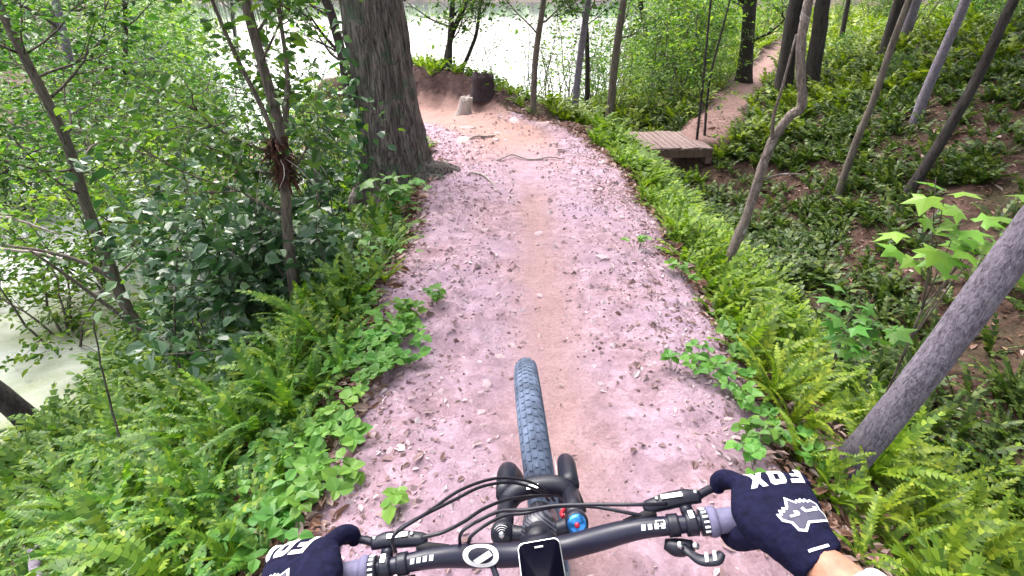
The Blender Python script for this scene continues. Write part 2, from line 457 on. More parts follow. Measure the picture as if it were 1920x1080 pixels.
def mat_ground():
    m, nt, b, out = nmat('forest_ground')
    co = texco(nt)
    at = N(nt, 'ShaderNodeAttribute', attribute_name='trail')
    aw = N(nt, 'ShaderNodeAttribute', attribute_name='worn')
    a2 = N(nt, 'ShaderNodeAttribute', attribute_name='bank')
    big = noise(nt, co, 1.3, 5, .6, .3)
    mid = noise(nt, co, 9, 6, .68, .4)
    fin = noise(nt, co, 55, 5, .7, .2)
    # dry pink dirt
    d1 = ramp(nt, mid.outputs['Fac'], [(.28, (.155, .090, .10)), (.5, (.305, .195, .222)), (.72, (.49, .345, .40))])
    d2 = ramp(nt, fin.outputs['Fac'], [(.3, (.62, .58, .60)), (.5, (.96, .96, .96)), (.7, (1.12, 1.1, 1.12))])
    dirt = mixc(nt, .85, d1.outputs[0], d2.outputs[0], 'MULTIPLY')
    dirt = mixc(nt, ramp(nt, big.outputs['Fac'], [(.35, (0, 0, 0)), (.7, (.65, .65, .65))]).outputs[0], dirt, (.32, .235, .325))
    # packed wheel line, warmer
    wr = ramp(nt, fin.outputs['Fac'], [(.3, (.235, .135, .118)), (.7, (.335, .21, .19))])
    addn = N(nt, 'ShaderNodeMath', operation='ADD'); addn.inputs[1].default_value = -.35
    nt.links.new(mid.outputs['Fac'], addn.inputs[0])
    wf = N(nt, 'ShaderNodeMath', operation='ADD', use_clamp=True)
    nt.links.new(aw.outputs['Fac'], wf.inputs[0])
    mulw = N(nt, 'ShaderNodeMath', operation='MULTIPLY'); nt.links.new(aw.outputs['Fac'], mulw.inputs[0]); nt.links.new(addn.outputs[0], mulw.inputs[1])
    nt.links.new(mulw.outputs[0], wf.inputs[1])
    dirt = mixc(nt, wf.outputs[0], dirt, wr.outputs[0])
    # leaf litter and dark soil
    l1 = ramp(nt, mid.outputs['Fac'], [(.25, (.022, .014, .011)), (.5, (.060, .037, .030)), (.75, (.15, .092, .080))])
    l2 = ramp(nt, fin.outputs['Fac'], [(.35, (.45, .42, .4)), (.6, (1.15, 1.05, 1.0))])
    lit = mixc(nt, 1.0, l1.outputs[0], l2.outputs[0], 'MULTIPLY')
    lit = mixc(nt, ramp(nt, big.outputs['Fac'], [(.5, (0, 0, 0)), (.75, (.55, .55, .55))]).outputs[0], lit, (.035, .055, .018))
    # raw earth of the berm
    er = ramp(nt, mid.outputs['Fac'], [(.3, (.035, .02, .02)), (.7, (.115, .066, .062))])
    lit = mixc(nt, a2.outputs['Fac'], lit, er.outputs[0])
    # uneven border
    bn = N(nt, 'ShaderNodeMath', operation='MULTIPLY_ADD'); bn.inputs[1].default_value = .9; bn.inputs[2].default_value = -.45
    nt.links.new(mid.outputs['Fac'], bn.inputs[0])
    sm = N(nt, 'ShaderNodeMath', operation='ADD'); nt.links.new(at.outputs['Fac'], sm.inputs[0]); nt.links.new(bn.outputs[0], sm.inputs[1])
    fm = ramp(nt, sm.outputs[0], [(.38, (0, 0, 0)), (.62, (1, 1, 1))])
    col = mixc(nt, fm.outputs[0], lit, dirt)
    col = mixc(nt, a2.outputs['Fac'], col, er.outputs[0])
    nt.links.new(col, b.inputs['Base Color'])
    b.inputs['Roughness'].default_value = .93; b.inputs['Specular IOR Level'].default_value = .2
    hm = N(nt, 'ShaderNodeMath', operation='MULTIPLY_ADD'); hm.inputs[1].default_value = .45
    nt.links.new(fin.outputs['Fac'], hm.inputs[0]); nt.links.new(mid.outputs['Fac'], hm.inputs[2])
    bump(nt, b, hm.outputs[0], .7, .03)
    return m
M['ground'] = mat_ground()

def mat_water():
    m, nt, b, out = nmat('lake_water')
    co = texco(nt)
    n1 = noise(nt, co, .55, 3, .5)
    weed = noise(nt, co, .22, 5, .65, .5)
    at = N(nt, 'ShaderNodeAttribute', attribute_name='weed')
    sub = N(nt, 'ShaderNodeMath', operation='MULTIPLY'); nt.links.new(at.outputs['Fac'], sub.inputs[0])
    rw = ramp(nt, weed.outputs['Fac'], [(.38, (0, 0, 0)), (.56, (1, 1, 1))])
    nt.links.new(rw.outputs[0], sub.inputs[1])
    sp = noise(nt, co, 30, 4, .7)
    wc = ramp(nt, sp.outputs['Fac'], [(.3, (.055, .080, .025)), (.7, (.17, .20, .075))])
    nt.links.new(mixc(nt, sub.outputs[0], (.36, .37, .37), wc.outputs[0]), b.inputs['Base Color'])  # pale base colour paints in the white sky reflection
    rr = N(nt, 'ShaderNodeMapRange'); rr.inputs[3].default_value = .04; rr.inputs[4].default_value = .6
    nt.links.new(sub.outputs[0], rr.inputs[0]); nt.links.new(rr.outputs[0], b.inputs['Roughness'])
    b.inputs['IOR'].default_value = 1.42
    b.inputs['Specular IOR Level'].default_value = .5
    bump(nt, b, n1.outputs['Fac'], .08, .05)
    return m
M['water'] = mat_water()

# ------------------------------------------------------------------ ground sheet and lake
def axis(lo, hi, dense_lo, dense_hi, step, grow=1.09):
    a = list(np.arange(dense_lo, dense_hi, step))
    s = step
    while a[-1] < hi: s *= grow; a.append(a[-1] + s)
    s = step
    while a[0] > lo: s *= grow; a.insert(0, a[0] - s)
    return np.array(a)

gx = axis(-420, 420, -2.2, 3.2, .035, 1.07)
gy = axis(-120, 520, .6, 8.5, .04, 1.055)
GX, GY = np.meshgrid(gx, gy)
GZ, GW1, GW2, GD1 = terrain(GX, GY, True)
_nx, _ny = len(gx), len(gy)
_idx = np.arange(_nx * _ny).reshape(_ny, _nx)
_q = np.stack([_idx[:-1, :-1], _idx[:-1, 1:], _idx[1:, 1:], _idx[1:, :-1]], -1).reshape(-1, 4)
gme = arrs_to_mesh('ground', np.stack([GX, GY, GZ], -1).reshape(-1, 3), [_q])
gme.materials.append(M['ground'])
gme.polygons.foreach_set('use_smooth', np.ones(len(gme.polygons), bool))
_meander = (fbm(GY * .55, GX * 0, 44) - .5) * .5 + (fbm(GX * 3, GY * 1.5, 45) - .5) * .4
_wd = np.abs(GX - (.23 + _meander * .4))
_dl = polydist(GX, GY, TRAIL)[0]
WORN = (1 - sstep(4.6, 5.6, GY)) * (1 - sstep(.02, .34, _wd)) * .8
WORN = np.maximum(WORN * .68, np.maximum(sstep(5.0, 7.6, GY) * (1 - sstep(.35, .8, _dl)) * (GX < .6), sstep(7.8, 8.6, GY) * (GX < 0) * (GY < 11) * (GX > -5)))
WORN = np.maximum(WORN, GW2)
BANK = np.maximum(GW2 * .42, 0) + sstep(.10, .24, GZ + (fbm(GX * 3, GY * 3, 88) - .5) * .2) * (GY > 8.6) * (GY < 11) * (GX < .2) * (GX > -4.5)
for nm, arr in (('trail', np.maximum(GW1, GW2 * .62)), ('worn', WORN), ('bank', BANK)):
    at = gme.attributes.new(nm, 'FLOAT', 'POINT')
    at.data.foreach_set('value', arr.ravel().astype(np.float32))
ground = tag(link('ground', gme), kind='structure')

wx = np.linspace(-420, 420, 141); wy = np.linspace(-60, 380, 141)
wx = np.unique(np.concatenate([wx, np.linspace(-20, 12, 65)])); wy = np.unique(np.concatenate([wy, np.linspace(-4, 30, 69)]))
WX, WY = np.meshgrid(wx, wy)
_idx = np.arange(WX.size).reshape(WX.shape)
wme = arrs_to_mesh('lake', np.stack([WX, WY, np.full(WX.shape, WATER_Z)], -1).reshape(-1, 3),
                   [np.stack([_idx[:-1, :-1], _idx[:-1, 1:], _idx[1:, 1:], _idx[1:, :-1]], -1).reshape(-1, 4)])
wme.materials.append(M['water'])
_weed = (1 - sstep(9, 13, WY)) * (1 - sstep(-4.0, -3.0, WX)) 
wa = wme.attributes.new('weed', 'FLOAT', 'POINT'); wa.data.foreach_set('value', _weed.ravel().astype(np.float32))
lake = tag(link('lake', wme), kind='structure')

def gz(x, y):
    return float(terrain(np.array([x]), np.array([y]))[0])

# ------------------------------------------------------------------ plank bridge over the gully
def build_bridge():
    root = thing('plank_bridge', 'small weathered plank bridge spanning the gully beside the ferns', 'bridge', (2.5, 9.03, -.535), rz=math.radians(4))
    rng = np.random.default_rng(5)
    pw = .098
    n = 15
    for i in range(n):
        x = (i - (n - 1) / 2) * .105 + rng.normal(0, .004)
        mb = MB()
        L = .60 + rng.normal(0, .025)
        box(mb, (x, rng.normal(0, .01), .02 + rng.normal(0, .003)), (pw / 2 - .004, rng.normal(0, .0015), 0), (0, L, rng.normal(0, .004)), (0, 0, .014))
        bevel_obj(mb.build('plank', M['plank'], root, smooth=False), .004)
    for s in (-1, 1):
        mb = MB(); box(mb, (0, s * .56, -.065), (.80, 0, 0), (0, .03, 0), (0, 0, .062)); mb.build('beam', M['plank_side'], root, smooth=False)
    for s in (-1, 1):
        mb = MB(); box(mb, (s * .74, 0, -.18), (.05, 0, 0), (0, .62, 0), (0, 0, .05)); mb.build('sill', M['plank_side'], root, smooth=False)
build_bridge()

# ------------------------------------------------------------------ trees
def extend_up(pts, height, rng, bend=.06):
    P = [np.array(p, float) for p in pts]
    d = P[-1] - P[-2]; d /= np.linalg.norm(d)
    d = d * .4 + np.array([0, 0, .6])
    while P[-1][2] < P[0][2] + height:
        d = d + rng.normal(0, bend, 3); d[2] = abs(d[2]) + .2; d /= np.linalg.norm(d)
        P.append(P[-1] + d * .9)
    return np.array(P)

def limb(P0, d, L, r, rng, n=6, up=.12):
    P = [np.array(P0, float)]; d = np.array(d, float); d /= np.linalg.norm(d)
    for i in range(n):
        d = d + rng.normal(0, .16, 3) + np.array([0, 0, up]); d /= np.linalg.norm(d)
        P.append(P[-1] + d * L / n)
    return np.array(P)

def spray_points(polys, n, rng, jit):
    """leaf positions and headings strung along twigs"""
    A = np.vstack([p[:-1] for p in polys]); B = np.vstack([p[1:] for p in polys])
    k = rng.integers(0, len(A), n); t = rng.uniform(0, 1, n)[:, None]
    P = A[k] * (1 - t) + B[k] * t + rng.normal(0, jit, (n, 3)) * np.array([1, 1, .6])
    d = B[k] - A[k]
    return P, np.arctan2(d[:, 1], d[:, 0]) + np.where(rng.uniform(size=n) < .5, .8, -.8)

def tree(name, label, pts, diam, bark, height=7, cat='tree', group=None, limbs=10, low=.5, reach=1.6, leafmat='leaf_mid', nleaf=2600, lsize=.075,
         kind='oval', seed=0, flare=1.35, extra=None, sides=10, clump=.32, wob=.02, loweronly=None):
    rng = np.random.default_rng(seed + 100)
    pts = [tuple(p) for p in pts]
    g0 = gz(pts[0][0], pts[0][1])
    if g0 < pts[0][2] - .02: pts = [(pts[0][0], pts[0][1], g0)] + pts
    b = np.array(pts[0], float)
    root = thing(name, label, cat, tuple(b), group)
    P = extend_up(pts, height, rng) - b
    P = np.vstack([P[0] - np.array([0, 0, .25]), P])
    C = catmull(P, 5)
    s = np.clip((C[:, 2] + .25) / height, 0, 1)
    R = diam / 2 * (1 - .72 * s) * (1 + (flare - 1) * np.exp(-np.maximum(C[:, 2], 0) / (diam * .9)))
    mb = MB()
    V, Q, T = tube(C, list(R), sides, wob=wob, rng=rng)
    mb.add(V, Q, T)
    tips = []
    zmax = C[-1, 2]
    hs = np.sort(rng.uniform(low, zmax * .95, limbs)) if loweronly is None else np.sort(np.concatenate([rng.uniform(low, loweronly, limbs // 2), rng.uniform(low, zmax * .95, limbs - limbs // 2)]))
    for h in hs:
        i = int(np.argmin(np.abs(C[:, 2] - h)))
        az = rng.uniform(0, 2 * PI)
        L = reach * rng.uniform(.55, 1.15) * (1 - .35 * h / zmax)
        r = max(.006, R[i] * rng.uniform(.25, .42))
        lp = limb(C[i], (math.cos(az), math.sin(az), rng.uniform(.1, .7)), L, r, rng)
        addtube(mb, lp, [r, r * .25], 5)
        tips += [lp[2:]]
        for q in range(6):
            j = rng.integers(2, len(lp))
            a2 = az + rng.normal(0, .8)
            sp = limb(lp[j], (math.cos(a2), math.sin(a2), rng.uniform(-.1, .6)), L * .5, r * .4, rng, 4)
            addtube(mb, sp, [r * .4, r * .12], 4)
            tips += [sp[1:]]
    for e in (extra or []):
        ep = catmull(np.array(e[0], float) - b, 4)
        addtube(mb, ep, e[1], 6)
        if len(e) < 3: tips += [ep[len(ep) // 2:]]
    mb.build('trunk', M[bark], root)
    if nleaf:
        tp = np.vstack(tips)
        P, hd = spray_points(tips, nleaf, rng, clump * .42)
        V, F = leaf_cloud(P, lsize, rng, kind, heading=hd)
        MB().add(V, F).build('crown', M[leafmat], root, smooth=False)
    return root

def oak():
    """the big trunk beside the trail, with buttress roots"""
    rng = np.random.default_rng(3)
    bx, by = -1.30, 5.62
    bz = gz(bx, by)
    root = thing('oak_tree', 'thick furrowed oak trunk with flared roots right beside the dirt trail', 'tree', (bx, by, bz))
    k = 44; zs = np.concatenate([np.linspace(-.45, .5, 14), np.linspace(.58, 3.2, 24), np.linspace(3.5, 8, 10)])
    th = np.arange(k) * 2 * PI / k
    lobes = [(0.15, .36), (1.3, .22), (2.4, .26), (3.6, .30), (4.6, .26), (5.5, .22)]
    V = []
    for z in zs:
        r = .325 - .018 * z + .0 * z
        fl = math.exp(-max(z + .1, 0) / .27)
        rr = r * np.ones(k)
        for a, amp in lobes:
            dd = np.angle(np.exp(1j * (th - a)))
            rr += amp * .62 * fl * np.exp(-(dd / .33) ** 2)
        rr += .06 * fl
        rr += .016 * np.sin(th * 9 + z * 1.2) + .010 * np.sin(th * 17 - z * 2.1) + rng.normal(0, .006, k)
        cx = -.035 * z + .02 * math.sin(z * 1.3); cy = .01 * z
        V.append(np.stack([cx + rr * np.cos(th), cy + rr * np.sin(th), np.full(k, z)], -1))
    V = np.concatenate(V)
    i = np.arange(len(zs) - 1)[:, None] * k; j = np.arange(k)[None]; j2 = (j + 1) % k
    mb = MB().add(V, np.stack([i + j, i + j2, i + k + j2, i + k + j], -1).reshape(-1, 4))
    tips = []
    for q in range(9):
        az = rng.uniform(0, 2 * PI); h = rng.uniform(4, 7.5)
        lp = limb((-.035 * h, 0, h), (math.cos(az), math.sin(az), .45), rng.uniform(2.5, 4), .1, rng, 7)
        addtube(mb, lp, [.11, .03], 7); tips.append(lp[2:])
    mb.build('trunk', M['bark_oak'], root)
    tp = np.vstack(tips)
    P = tp[rng.integers(0, len(tp), 4200)] + rng.normal(0, .6, (4200, 3))
    V, F = leaf_cloud(P, .12, rng, 'quad')
    MB().add(V, F).build('crown', M['leaf_mid'], root, smooth=False)
    # knuckled root that crawls out on the trail side
    mb = MB()
    for pts, r in (([(.28, -.15, .12), (.48, -.16, .14), (.66, -.10, .10), (.85, -.06, .0)], [.16, .16, .12, .04]),
                   ([(.30, -.28, .06), (.50, -.36, .10), (.62, -.50, .02), (.66, -.62, -.06)], [.13, .12, .08, .03]),
                   ([(.34, .18, .05), (.55, .30, .08), (.75, .42, .02), (.95, .5, -.05)], [.11, .10, .07, .02])):
        addtube(mb, catmull(pts, 5), r, 9, wob=.06, rng=rng)
    mb.build('root', M['bark_oak'], root)
    # ivy clinging to the shaded side
    n = 240
    a = rng.uniform(2.3, 4.3, n); z = rng.beta(1, 1.6, n) * 1.7 + .05
    rr = .36 - .018 * z + .2 * np.exp(-z / .25)
    P = np.stack([-.035 * z + rr * np.cos(a), rr * np.sin(a), z], -1)
    V, F = leaf_cloud(P, .075, rng, 'oval', .8, .2, .6)
    MB().add(V, F).build('ivy', M['leaf_dark'], root, smooth=False)
oak()

T = tree
T('leaning_tree', 'smooth grey-lilac trunk leaning away from the trail above the fern bank', [(1.585, 1.69, -.3), (1.655, 1.67, .08), (1.71, 1.66, .38), (1.77, 1.66, .71), (1.83, 1.66, 1.05), (1.92, 1.66, 1.6)],   .138, 'bark_grey', 7,
  low=2.6, limbs=10, nleaf=3000, lsize=.14, kind='quad', seed=1, flare=1.15, sides=16)
T('slim_tree', 'slim grey tree at the trail bend in front of the bright lake', [(.34, 8.55, .0), (.36, 8.55, .85), (.46, 8.55, 1.63)], .105, 'bark_mid', 6, seed=2, limbs=14, low=1.1, reach=1.0, nleaf=1700, lsize=.06, loweronly=2.2)
T('slim_tree', 'paler trunk of the two standing close together between trail and bridge', [(1.16, 9.95, -.33), (1.20, 9.9, .62), (1.29, 9.9, 1.63)], .135, 'bark_grey', 7, seed=3, limbs=14, low=1.5, reach=1.1, nleaf=1700, lsize=.065, loweronly=2.7)
T('slim_tree', 'darker trunk crossing close behind a paler slim tree by the lake', [(1.72, 12.2, -.82), (1.66, 12.2, .33), (1.53, 12.2, 1.6)], .125, 'bark_dark', 7, seed=4, limbs=14, low=1.8, reach=1.3, nleaf=1900, lsize=.07, loweronly=3.2)
T('slim_tree', 'straight grey-green trunk just behind the ferns left of the plank bridge', [(2.2, 11.85, -.84), (2.19, 11.85, .4), (2.25, 11.85, 1.6)], .19, 'bark_mid', 8, seed=5, limbs=9, low=1.0, reach=1.3, nleaf=1200, lsize=.065, leafmat='leaf_light')
T('forked_tree', 'dark forked tree on the fern flat beyond the plank bridge', [(4.2, 16.1, -.98), (4.05, 16.1, -.12), (3.8, 16.1, .7), (3.5, 16.1, 1.6)], .19, 'bark_dark', 7, seed=6, limbs=9, low=1.3, reach=1.4, nleaf=1500, lsize=.08, leafmat='leaf_light',
  extra=[([(4.03, 16.1, -.05), (4.12, 16.05, .5), (4.35, 16.05, 1.2), (4.5, 16.1, 2.2), (4.6, 16.2, 3.2)], [.07, .03])])
T('stout_tree', 'stout dark trunk on the left side of the far trail', [(6.52, 15.4, -.48), (6.4, 15.4, .53), (6.25, 15.4, 1.6)], .40, 'bark_dark', 9, seed=7, limbs=12, low=.8, reach=2.0, nleaf=1600, lsize=.09, leafmat='leaf_light')
T('stout_tree', 'stout dark trunk on the hill side of the far trail', [(5.66, 11.3, -.2), (5.56, 11.3, .66), (5.48, 11.3, 1.6)], .33, 'bark_dark', 9, seed=8, limbs=10, low=2.3, reach=2.6, nleaf=3000, lsize=.18, kind='quad')
T('stout_tree', 'dark trunk standing behind the bent pale-barked tree', [(6.0, 10.95, -.1), (5.9, 10.95, .97), (5.8, 10.95, 1.6)], .30, 'bark_dark', 9, seed=9, limbs=10, low=2.3, reach=2.6, nleaf=3000, lsize=.18, kind='quad')
T('sapling', 'upright thin sapling at the end of the plank bridge', [(3.22, 9.0, -.62), (3.15, 9.0, .42), (3.05, 9.0, 1.61)], .052, 'bark_dark', 4.5, seed=10, limbs=10, low=.5, reach=.8, nleaf=420, lsize=.05, leafmat='leaf_light', clump=.16, flare=1.1, sides=6)
T('sapling', 'leaning thin sapling by the far end of the plank bridge', [(3.46, 9.3, -.62), (3.36, 9.3, .44), (3.45, 9.3, 1.61)], .05, 'bark_dark', 4.5, seed=11, limbs=10, low=.5, reach=.8, nleaf=420, lsize=.05, leafmat='leaf_light', clump=.16, flare=1.1, sides=6)
T('bent_tree', 'crooked tree with pale peeling elbow rising from the fern bank', [(1.71, 3.69, -.34), (1.80, 3.69, .18), (1.83, 3.69, .54), (1.86, 3.69, .80), (1.93, 3.69, .96), (2.0, 3.69, 1.05), (1.93, 3.7, 1.27), (1.89, 3.72, 1.5), (1.89, 3.75, 1.72)], .078, 'bark_pale', 5.5,
  seed=12, limbs=7, low=2.6, reach=1.2, nleaf=900, lsize=.08, flare=1.5, sides=12, wob=.11,
  extra=[([(1.86, 3.69, .8), (1.78, 3.6, .98), (1.74, 3.5, 1.2), (1.72, 3.45, 1.5)], [.014, .006], 'bare'), ([(1.82, 3.69, .5), (1.95, 3.62, .58), (2.1, 3.55, .6)], [.010, .004], 'bare')])
T('slope_tree', 'thin grey trunk on the shady hillside among low ferns', [(4.35, 6.54, -.45), (4.36, 6.54, .12), (4.40, 6.54, .57), (4.40, 6.54, 1.1), (4.42, 6.54, 1.65)], .098, 'bark_mid', 6, seed=13, limbs=7, low=2.6, reach=2.4, nleaf=3600, lsize=.17, kind='quad', flare=1.15)
T('slope_tree', 'straight brown trunk halfway up the litter-covered hill', [(5.75, 7.51, .03), (5.74, 7.51, .54), (5.77, 7.51, 1.08), (5.80, 7.51, 1.64)], .138, 'bark_grey', 7, seed=14, limbs=7, low=2.6, reach=2.4, nleaf=3600, lsize=.17, kind='quad', flare=1.15)
T('slope_tree', 'dark trunk slanting up across the hill face', [(4.77, 5.91, -.36), (4.89, 5.91, .15), (5.0, 5.91, .79), (5.03, 5.91, 1.21), (5.05, 5.91, 1.65)], .125, 'bark_dark', 7, seed=15, limbs=7, low=2.6, reach=2.4, nleaf=3600, lsize=.17, kind='quad', flare=1.15)
T('crest_tree', 'slender far trunk on the crest of the hill', [(10.75, 18.5, .18), (10.6, 18.5, 1.5)], .16, 'bark_dark', 8, seed=16, limbs=10, low=.9, nleaf=1500, lsize=.1, leafmat='leaf_light')
T('slope_tree', 'blackish trunk near the hill crest beside a pale one', [(7.46, 11.2, .42), (7.40, 11.2, 1.59)], .24, 'bark_dark', 8, seed=17, limbs=8, low=2.2, reach=2.6, nleaf=3600, lsize=.18, kind='quad')
T('slope_tree', 'pale grey-green trunk near the hill crest beside a blackish one', [(8.0, 11.6, .5), (7.98, 11.6, 1.59)], .22, 'bark_grey', 8, seed=18, limbs=8, low=2.2, reach=2.6, nleaf=3600, lsize=.18, kind='quad')
for q, (x_, y_, lab) in enumerate(((7.2, .9, 'unseen canopy tree added to shade the hill side, level with the rider'), (9.8, 3.6, 'unseen canopy tree added for shade on top of the hill'), (6.4, -2.2, 'unseen canopy tree added for shade behind the rider on the gully side'))):
    T('shade_canopy_tree', lab, [(x_, y_, gz(x_, y_)), (x_ - .1, y_, gz(x_, y_) + 1.5), (x_ - .3, y_ + .2, gz(x_, y_) + 3)], .34, 'bark_dark', 8, seed=80 + q, limbs=26, low=3.4, reach=4.2, nleaf=5200, lsize=.26, kind='quad', clump=.7)  # out-of-view trees added so their crowns darken the hill
# lake side
T('vine_tree', 'dark vine-choked trunk rising out of the thicket beside the oak', [(-1.60, 3.2, -.42), (-1.54, 3.2, .19), (-1.48, 3.2, .56), (-1.42, 3.2, .93), (-1.47, 3.25, 1.5)], .085, 'bark_mid', 5, seed=21, limbs=18, low=.9, reach=.9, nleaf=3000, lsize=.052, clump=.22, leafmat='leaf_mid', loweronly=2.3,
  extra=[([(-1.43, 3.2, .85), (-1.36, 3.2, 1.1), (-1.30, 3.2, 1.35), (-1.28, 3.2, 1.7)], [.022, .01]), ([(-1.44, 3.2, .8), (-1.52, 3.25, 1.1), (-1.63, 3.3, 1.4), (-1.7, 3.3, 1.75)], [.02, .01])])
T('shore_tree', 'mossy shore tree slanting over the weed-covered water', [(-4.28, 4.87, -1.82), (-4.33, 4.87, -1.23), (-4.30, 4.87, -.76), (-4.28, 4.87, -.16), (-4.2, 4.87, .53)], .13, 'bark_mid', 5.5, seed=22, limbs=14, low=1.2, reach=1.3, nleaf=1700, lsize=.06, loweronly=3.2, leafmat='leaf_mid',
  extra=[([(-4.3, 4.87, -1.0), (-4.5, 4.8, -.75), (-4.75, 4.75, -.6), (-5.1, 4.7, -.5)], [.035, .012]), ([(-4.25, 4.9, -1.75), (-4.45, 4.8, -1.3), (-4.65, 4.7, -.85), (-4.8, 4.6, -.5)], [.03, .012])])
T('shore_tree', 'thick leaning trunk at the foot of the lake-side bank', [(-4.78, 3.75, -2.05), (-4.9, 3.75, -1.7), (-5.05, 3.75, -1.35), (-5.25, 3.75, -.8), (-5.5, 3.75, 0)], .21, 'bark_dark', 6, seed=23, limbs=14, low=1.6, reach=1.5, nleaf=1500, lsize=.06, loweronly=3.2)
T('swamp_tree', 'branching dark tree standing across the water with a Y-shaped crotch', [(-10.5, 14.1, -2.2), (-10.15, 14.1, -.97), (-9.85, 14.1, .02), (-9.3, 14.1, 1.56)], .17, 'bark_dark', 7, seed=24, limbs=14, low=1.4, reach=2.0, nleaf=2200, lsize=.09, loweronly=4.2,
  extra=[([(-10.0, 14.1, -.4), (-10.7, 14.1, .5), (-11.2, 14.0, 1.1), (-11.8, 14, 1.5)], [.07, .03])])
T('swamp_tree', 'straight mossy trunk in the green tangle across the water', [(-12.9, 14.9, -2.0), (-12.65, 14.9, -1.06), (-12.4, 14.9, -.09), (-11.6, 14.9, 1.55)], .21, 'bark_mid', 8, seed=25, limbs=14, low=1.2, reach=2.2, nleaf=2200, lsize=.09, loweronly=4.2, leafmat='leaf_light')
T('swamp_tree', 'black slender tree standing alone against the white lake', [(-13.6, 27.4, -2.6), (-13.3, 27.4, .07), (-13.1, 27.4, 1.41)], .24, 'bark_dark', 8, seed=26, limbs=12, low=2.2, reach=2.0, nleaf=700, lsize=.12)
T('bend_tree', 'dark leafy trunk just behind the oak where the trail curls away', [(-3.0, 9.9, .0), (-3.0, 9.9, .65), (-3.08, 9.9, 1.38), (-3.16, 9.9, 1.7)], .2, 'bark_dark', 7, seed=27, limbs=14, low=.9, reach=1.0, nleaf=420, lsize=.09, leafmat='leaf_light', loweronly=2.4)
T('swamp_tree', 'grey moss-hung trunk leaning over the far water', [(-10.5, 13.0, -2.3), (-10.5, 13.0, -.76), (-10.3, 13.0, .46), (-10.1, 13, 1.6)], .27, 'bark_grey', 7, seed=28, limbs=14, low=1.2, reach=2.0, nleaf=1800, lsize=.08, loweronly=4)
for k_, (a_, lab) in enumerate((([(-1.16, 10.2, .38), (-1.12, 10.2, .95), (-1.03, 10.2, 1.63)], 'upright dark stem of the clump growing on the trail berm'),
                              ([(-1.28, 10.3, .36), (-1.1, 10.3, 1.03), (-.8, 10.3, 1.63)], 'dark stem of the berm clump that leans over the lake'),
                              ([(-1.0, 10.4, .34), (-.76, 10.4, .81), (-.62, 10.4, 1.2)], 'short crooked stem of the berm clump'))):
    T('berm_tree', lab, a_, (.11, .11, .08)[k_], 'bark_dark', (6, 6, 3.5)[k_], seed=30 + k_, limbs=13, low=.5, reach=1.1, nleaf=1100, lsize=.065, loweronly=2.0)

# ------------------------------------------------------------------ understorey shrubs (prototypes, then copies)
def shrub_proto(name, label, cat, h, spread, stems, nleaf, lsize, leafmat, kind='oval', seed=0, group=None, bark='bark_mid', low=.15, aspect=.55, clump=.13):
    rng = np.random.default_rng(seed + 500)
    root = thing(name, label, cat, (0, 0, -60), group)
    mb = MB(); tips = []
    for s in range(stems):
        az = rng.uniform(0, 2 * PI)
        P = limb((rng.normal(0, .05), rng.normal(0, .05), -.1), (math.cos(az) * spread, math.sin(az) * spread, 1), h * rng.uniform(.7, 1.1), .02, rng, 9, .1)
        addtube(mb, P, [.013 * h ** .5, .004], 5)
        for q in range(11):
            j = rng.integers(2, len(P)); a2 = rng.uniform(0, 2 * PI)
            sp = limb(P[j], (math.cos(a2), math.sin(a2), rng.uniform(-.1, .5)), h * rng.uniform(.15, .34), .006, rng, 5, .0)
            addtube(mb, sp, [.006, .002], 4)
            tips.append(sp[1:])
            for q2 in range(2):
                a3 = a2 + rng.choice((-1, 1)) * rng.uniform(.4, 1.1)
                s2 = limb(sp[rng.integers(1, len(sp))], (math.cos(a3), math.sin(a3), rng.uniform(-.3, .3)), h * rng.uniform(.08, .18), .003, rng, 4, -.04)
                tips.append(s2)
        tips.append(P[int(len(P) * low) + 1:])
    P, hd = spray_points(tips, nleaf, rng, clump * .35 * h ** .5)
    P[:, 2] = np.maximum(P[:, 2], .03)
    V, F = leaf_cloud(P, lsize, rng, kind, aspect, heading=hd)
    mb.build('stem', M[bark], root)
    MB().add(V, F).build('foliage', M[leafmat], root, smooth=False)
    return root

protos = {
    'bank': [shrub_proto('bank_shrub', 'leafy green shrub on the bank between the trail and the water', 'shrub', 2.3, .45, 6, 1500, .066, m, 'oval', s, 'lake-side bank shrubs', clump=.16) for s, m in ((1, 'leaf_mid'), (2, 'leaf_light'), (3, 'leaf_light'), (31, 'leaf_mid'))],
    'far': [shrub_proto('far_bush', 'tall leafy bush on the bank across the water', 'bush', 4.4, .4, 6, 2600, .135, m, 'quad', s, 'bushes across the water', clump=.26) for s, m in ((4, 'leaf_light'), (5, 'leaf_mid'), (6, 'leaf_mid'))],
    'wood': [shrub_proto('woodland_sapling', 'light green leafy sapling in the woods beyond the plank bridge', 'sapling', 3.2, .3, 4, 1600, .095, m, 'quad', s, 'saplings beyond the bridge', clump=.2) for s, m in ((7, 'leaf_light'), (8, 'leaf_light'), (9, 'leaf_mid'))],
    'lake': [shrub_proto('shore_sapling', 'sparse wispy sapling at the edge of the bright lake', 'sapling', 3.0, .3, 4, 330, .07, m, 'oval', s, 'wispy lake-edge saplings', clump=.16) for s, m in ((10, 'leaf_mid'), (11, 'leaf_light'))],
    'crest': [shrub_proto('crest_bush', 'green bush on the crest of the leaf-littered hill', 'bush', 2.2, .5, 6, 1500, .08, m, 'quad', s, 'bushes on the hill crest', clump=.2) for s, m in ((12, 'leaf_mid'), (13, 'leaf_light'))],
}
used = set()
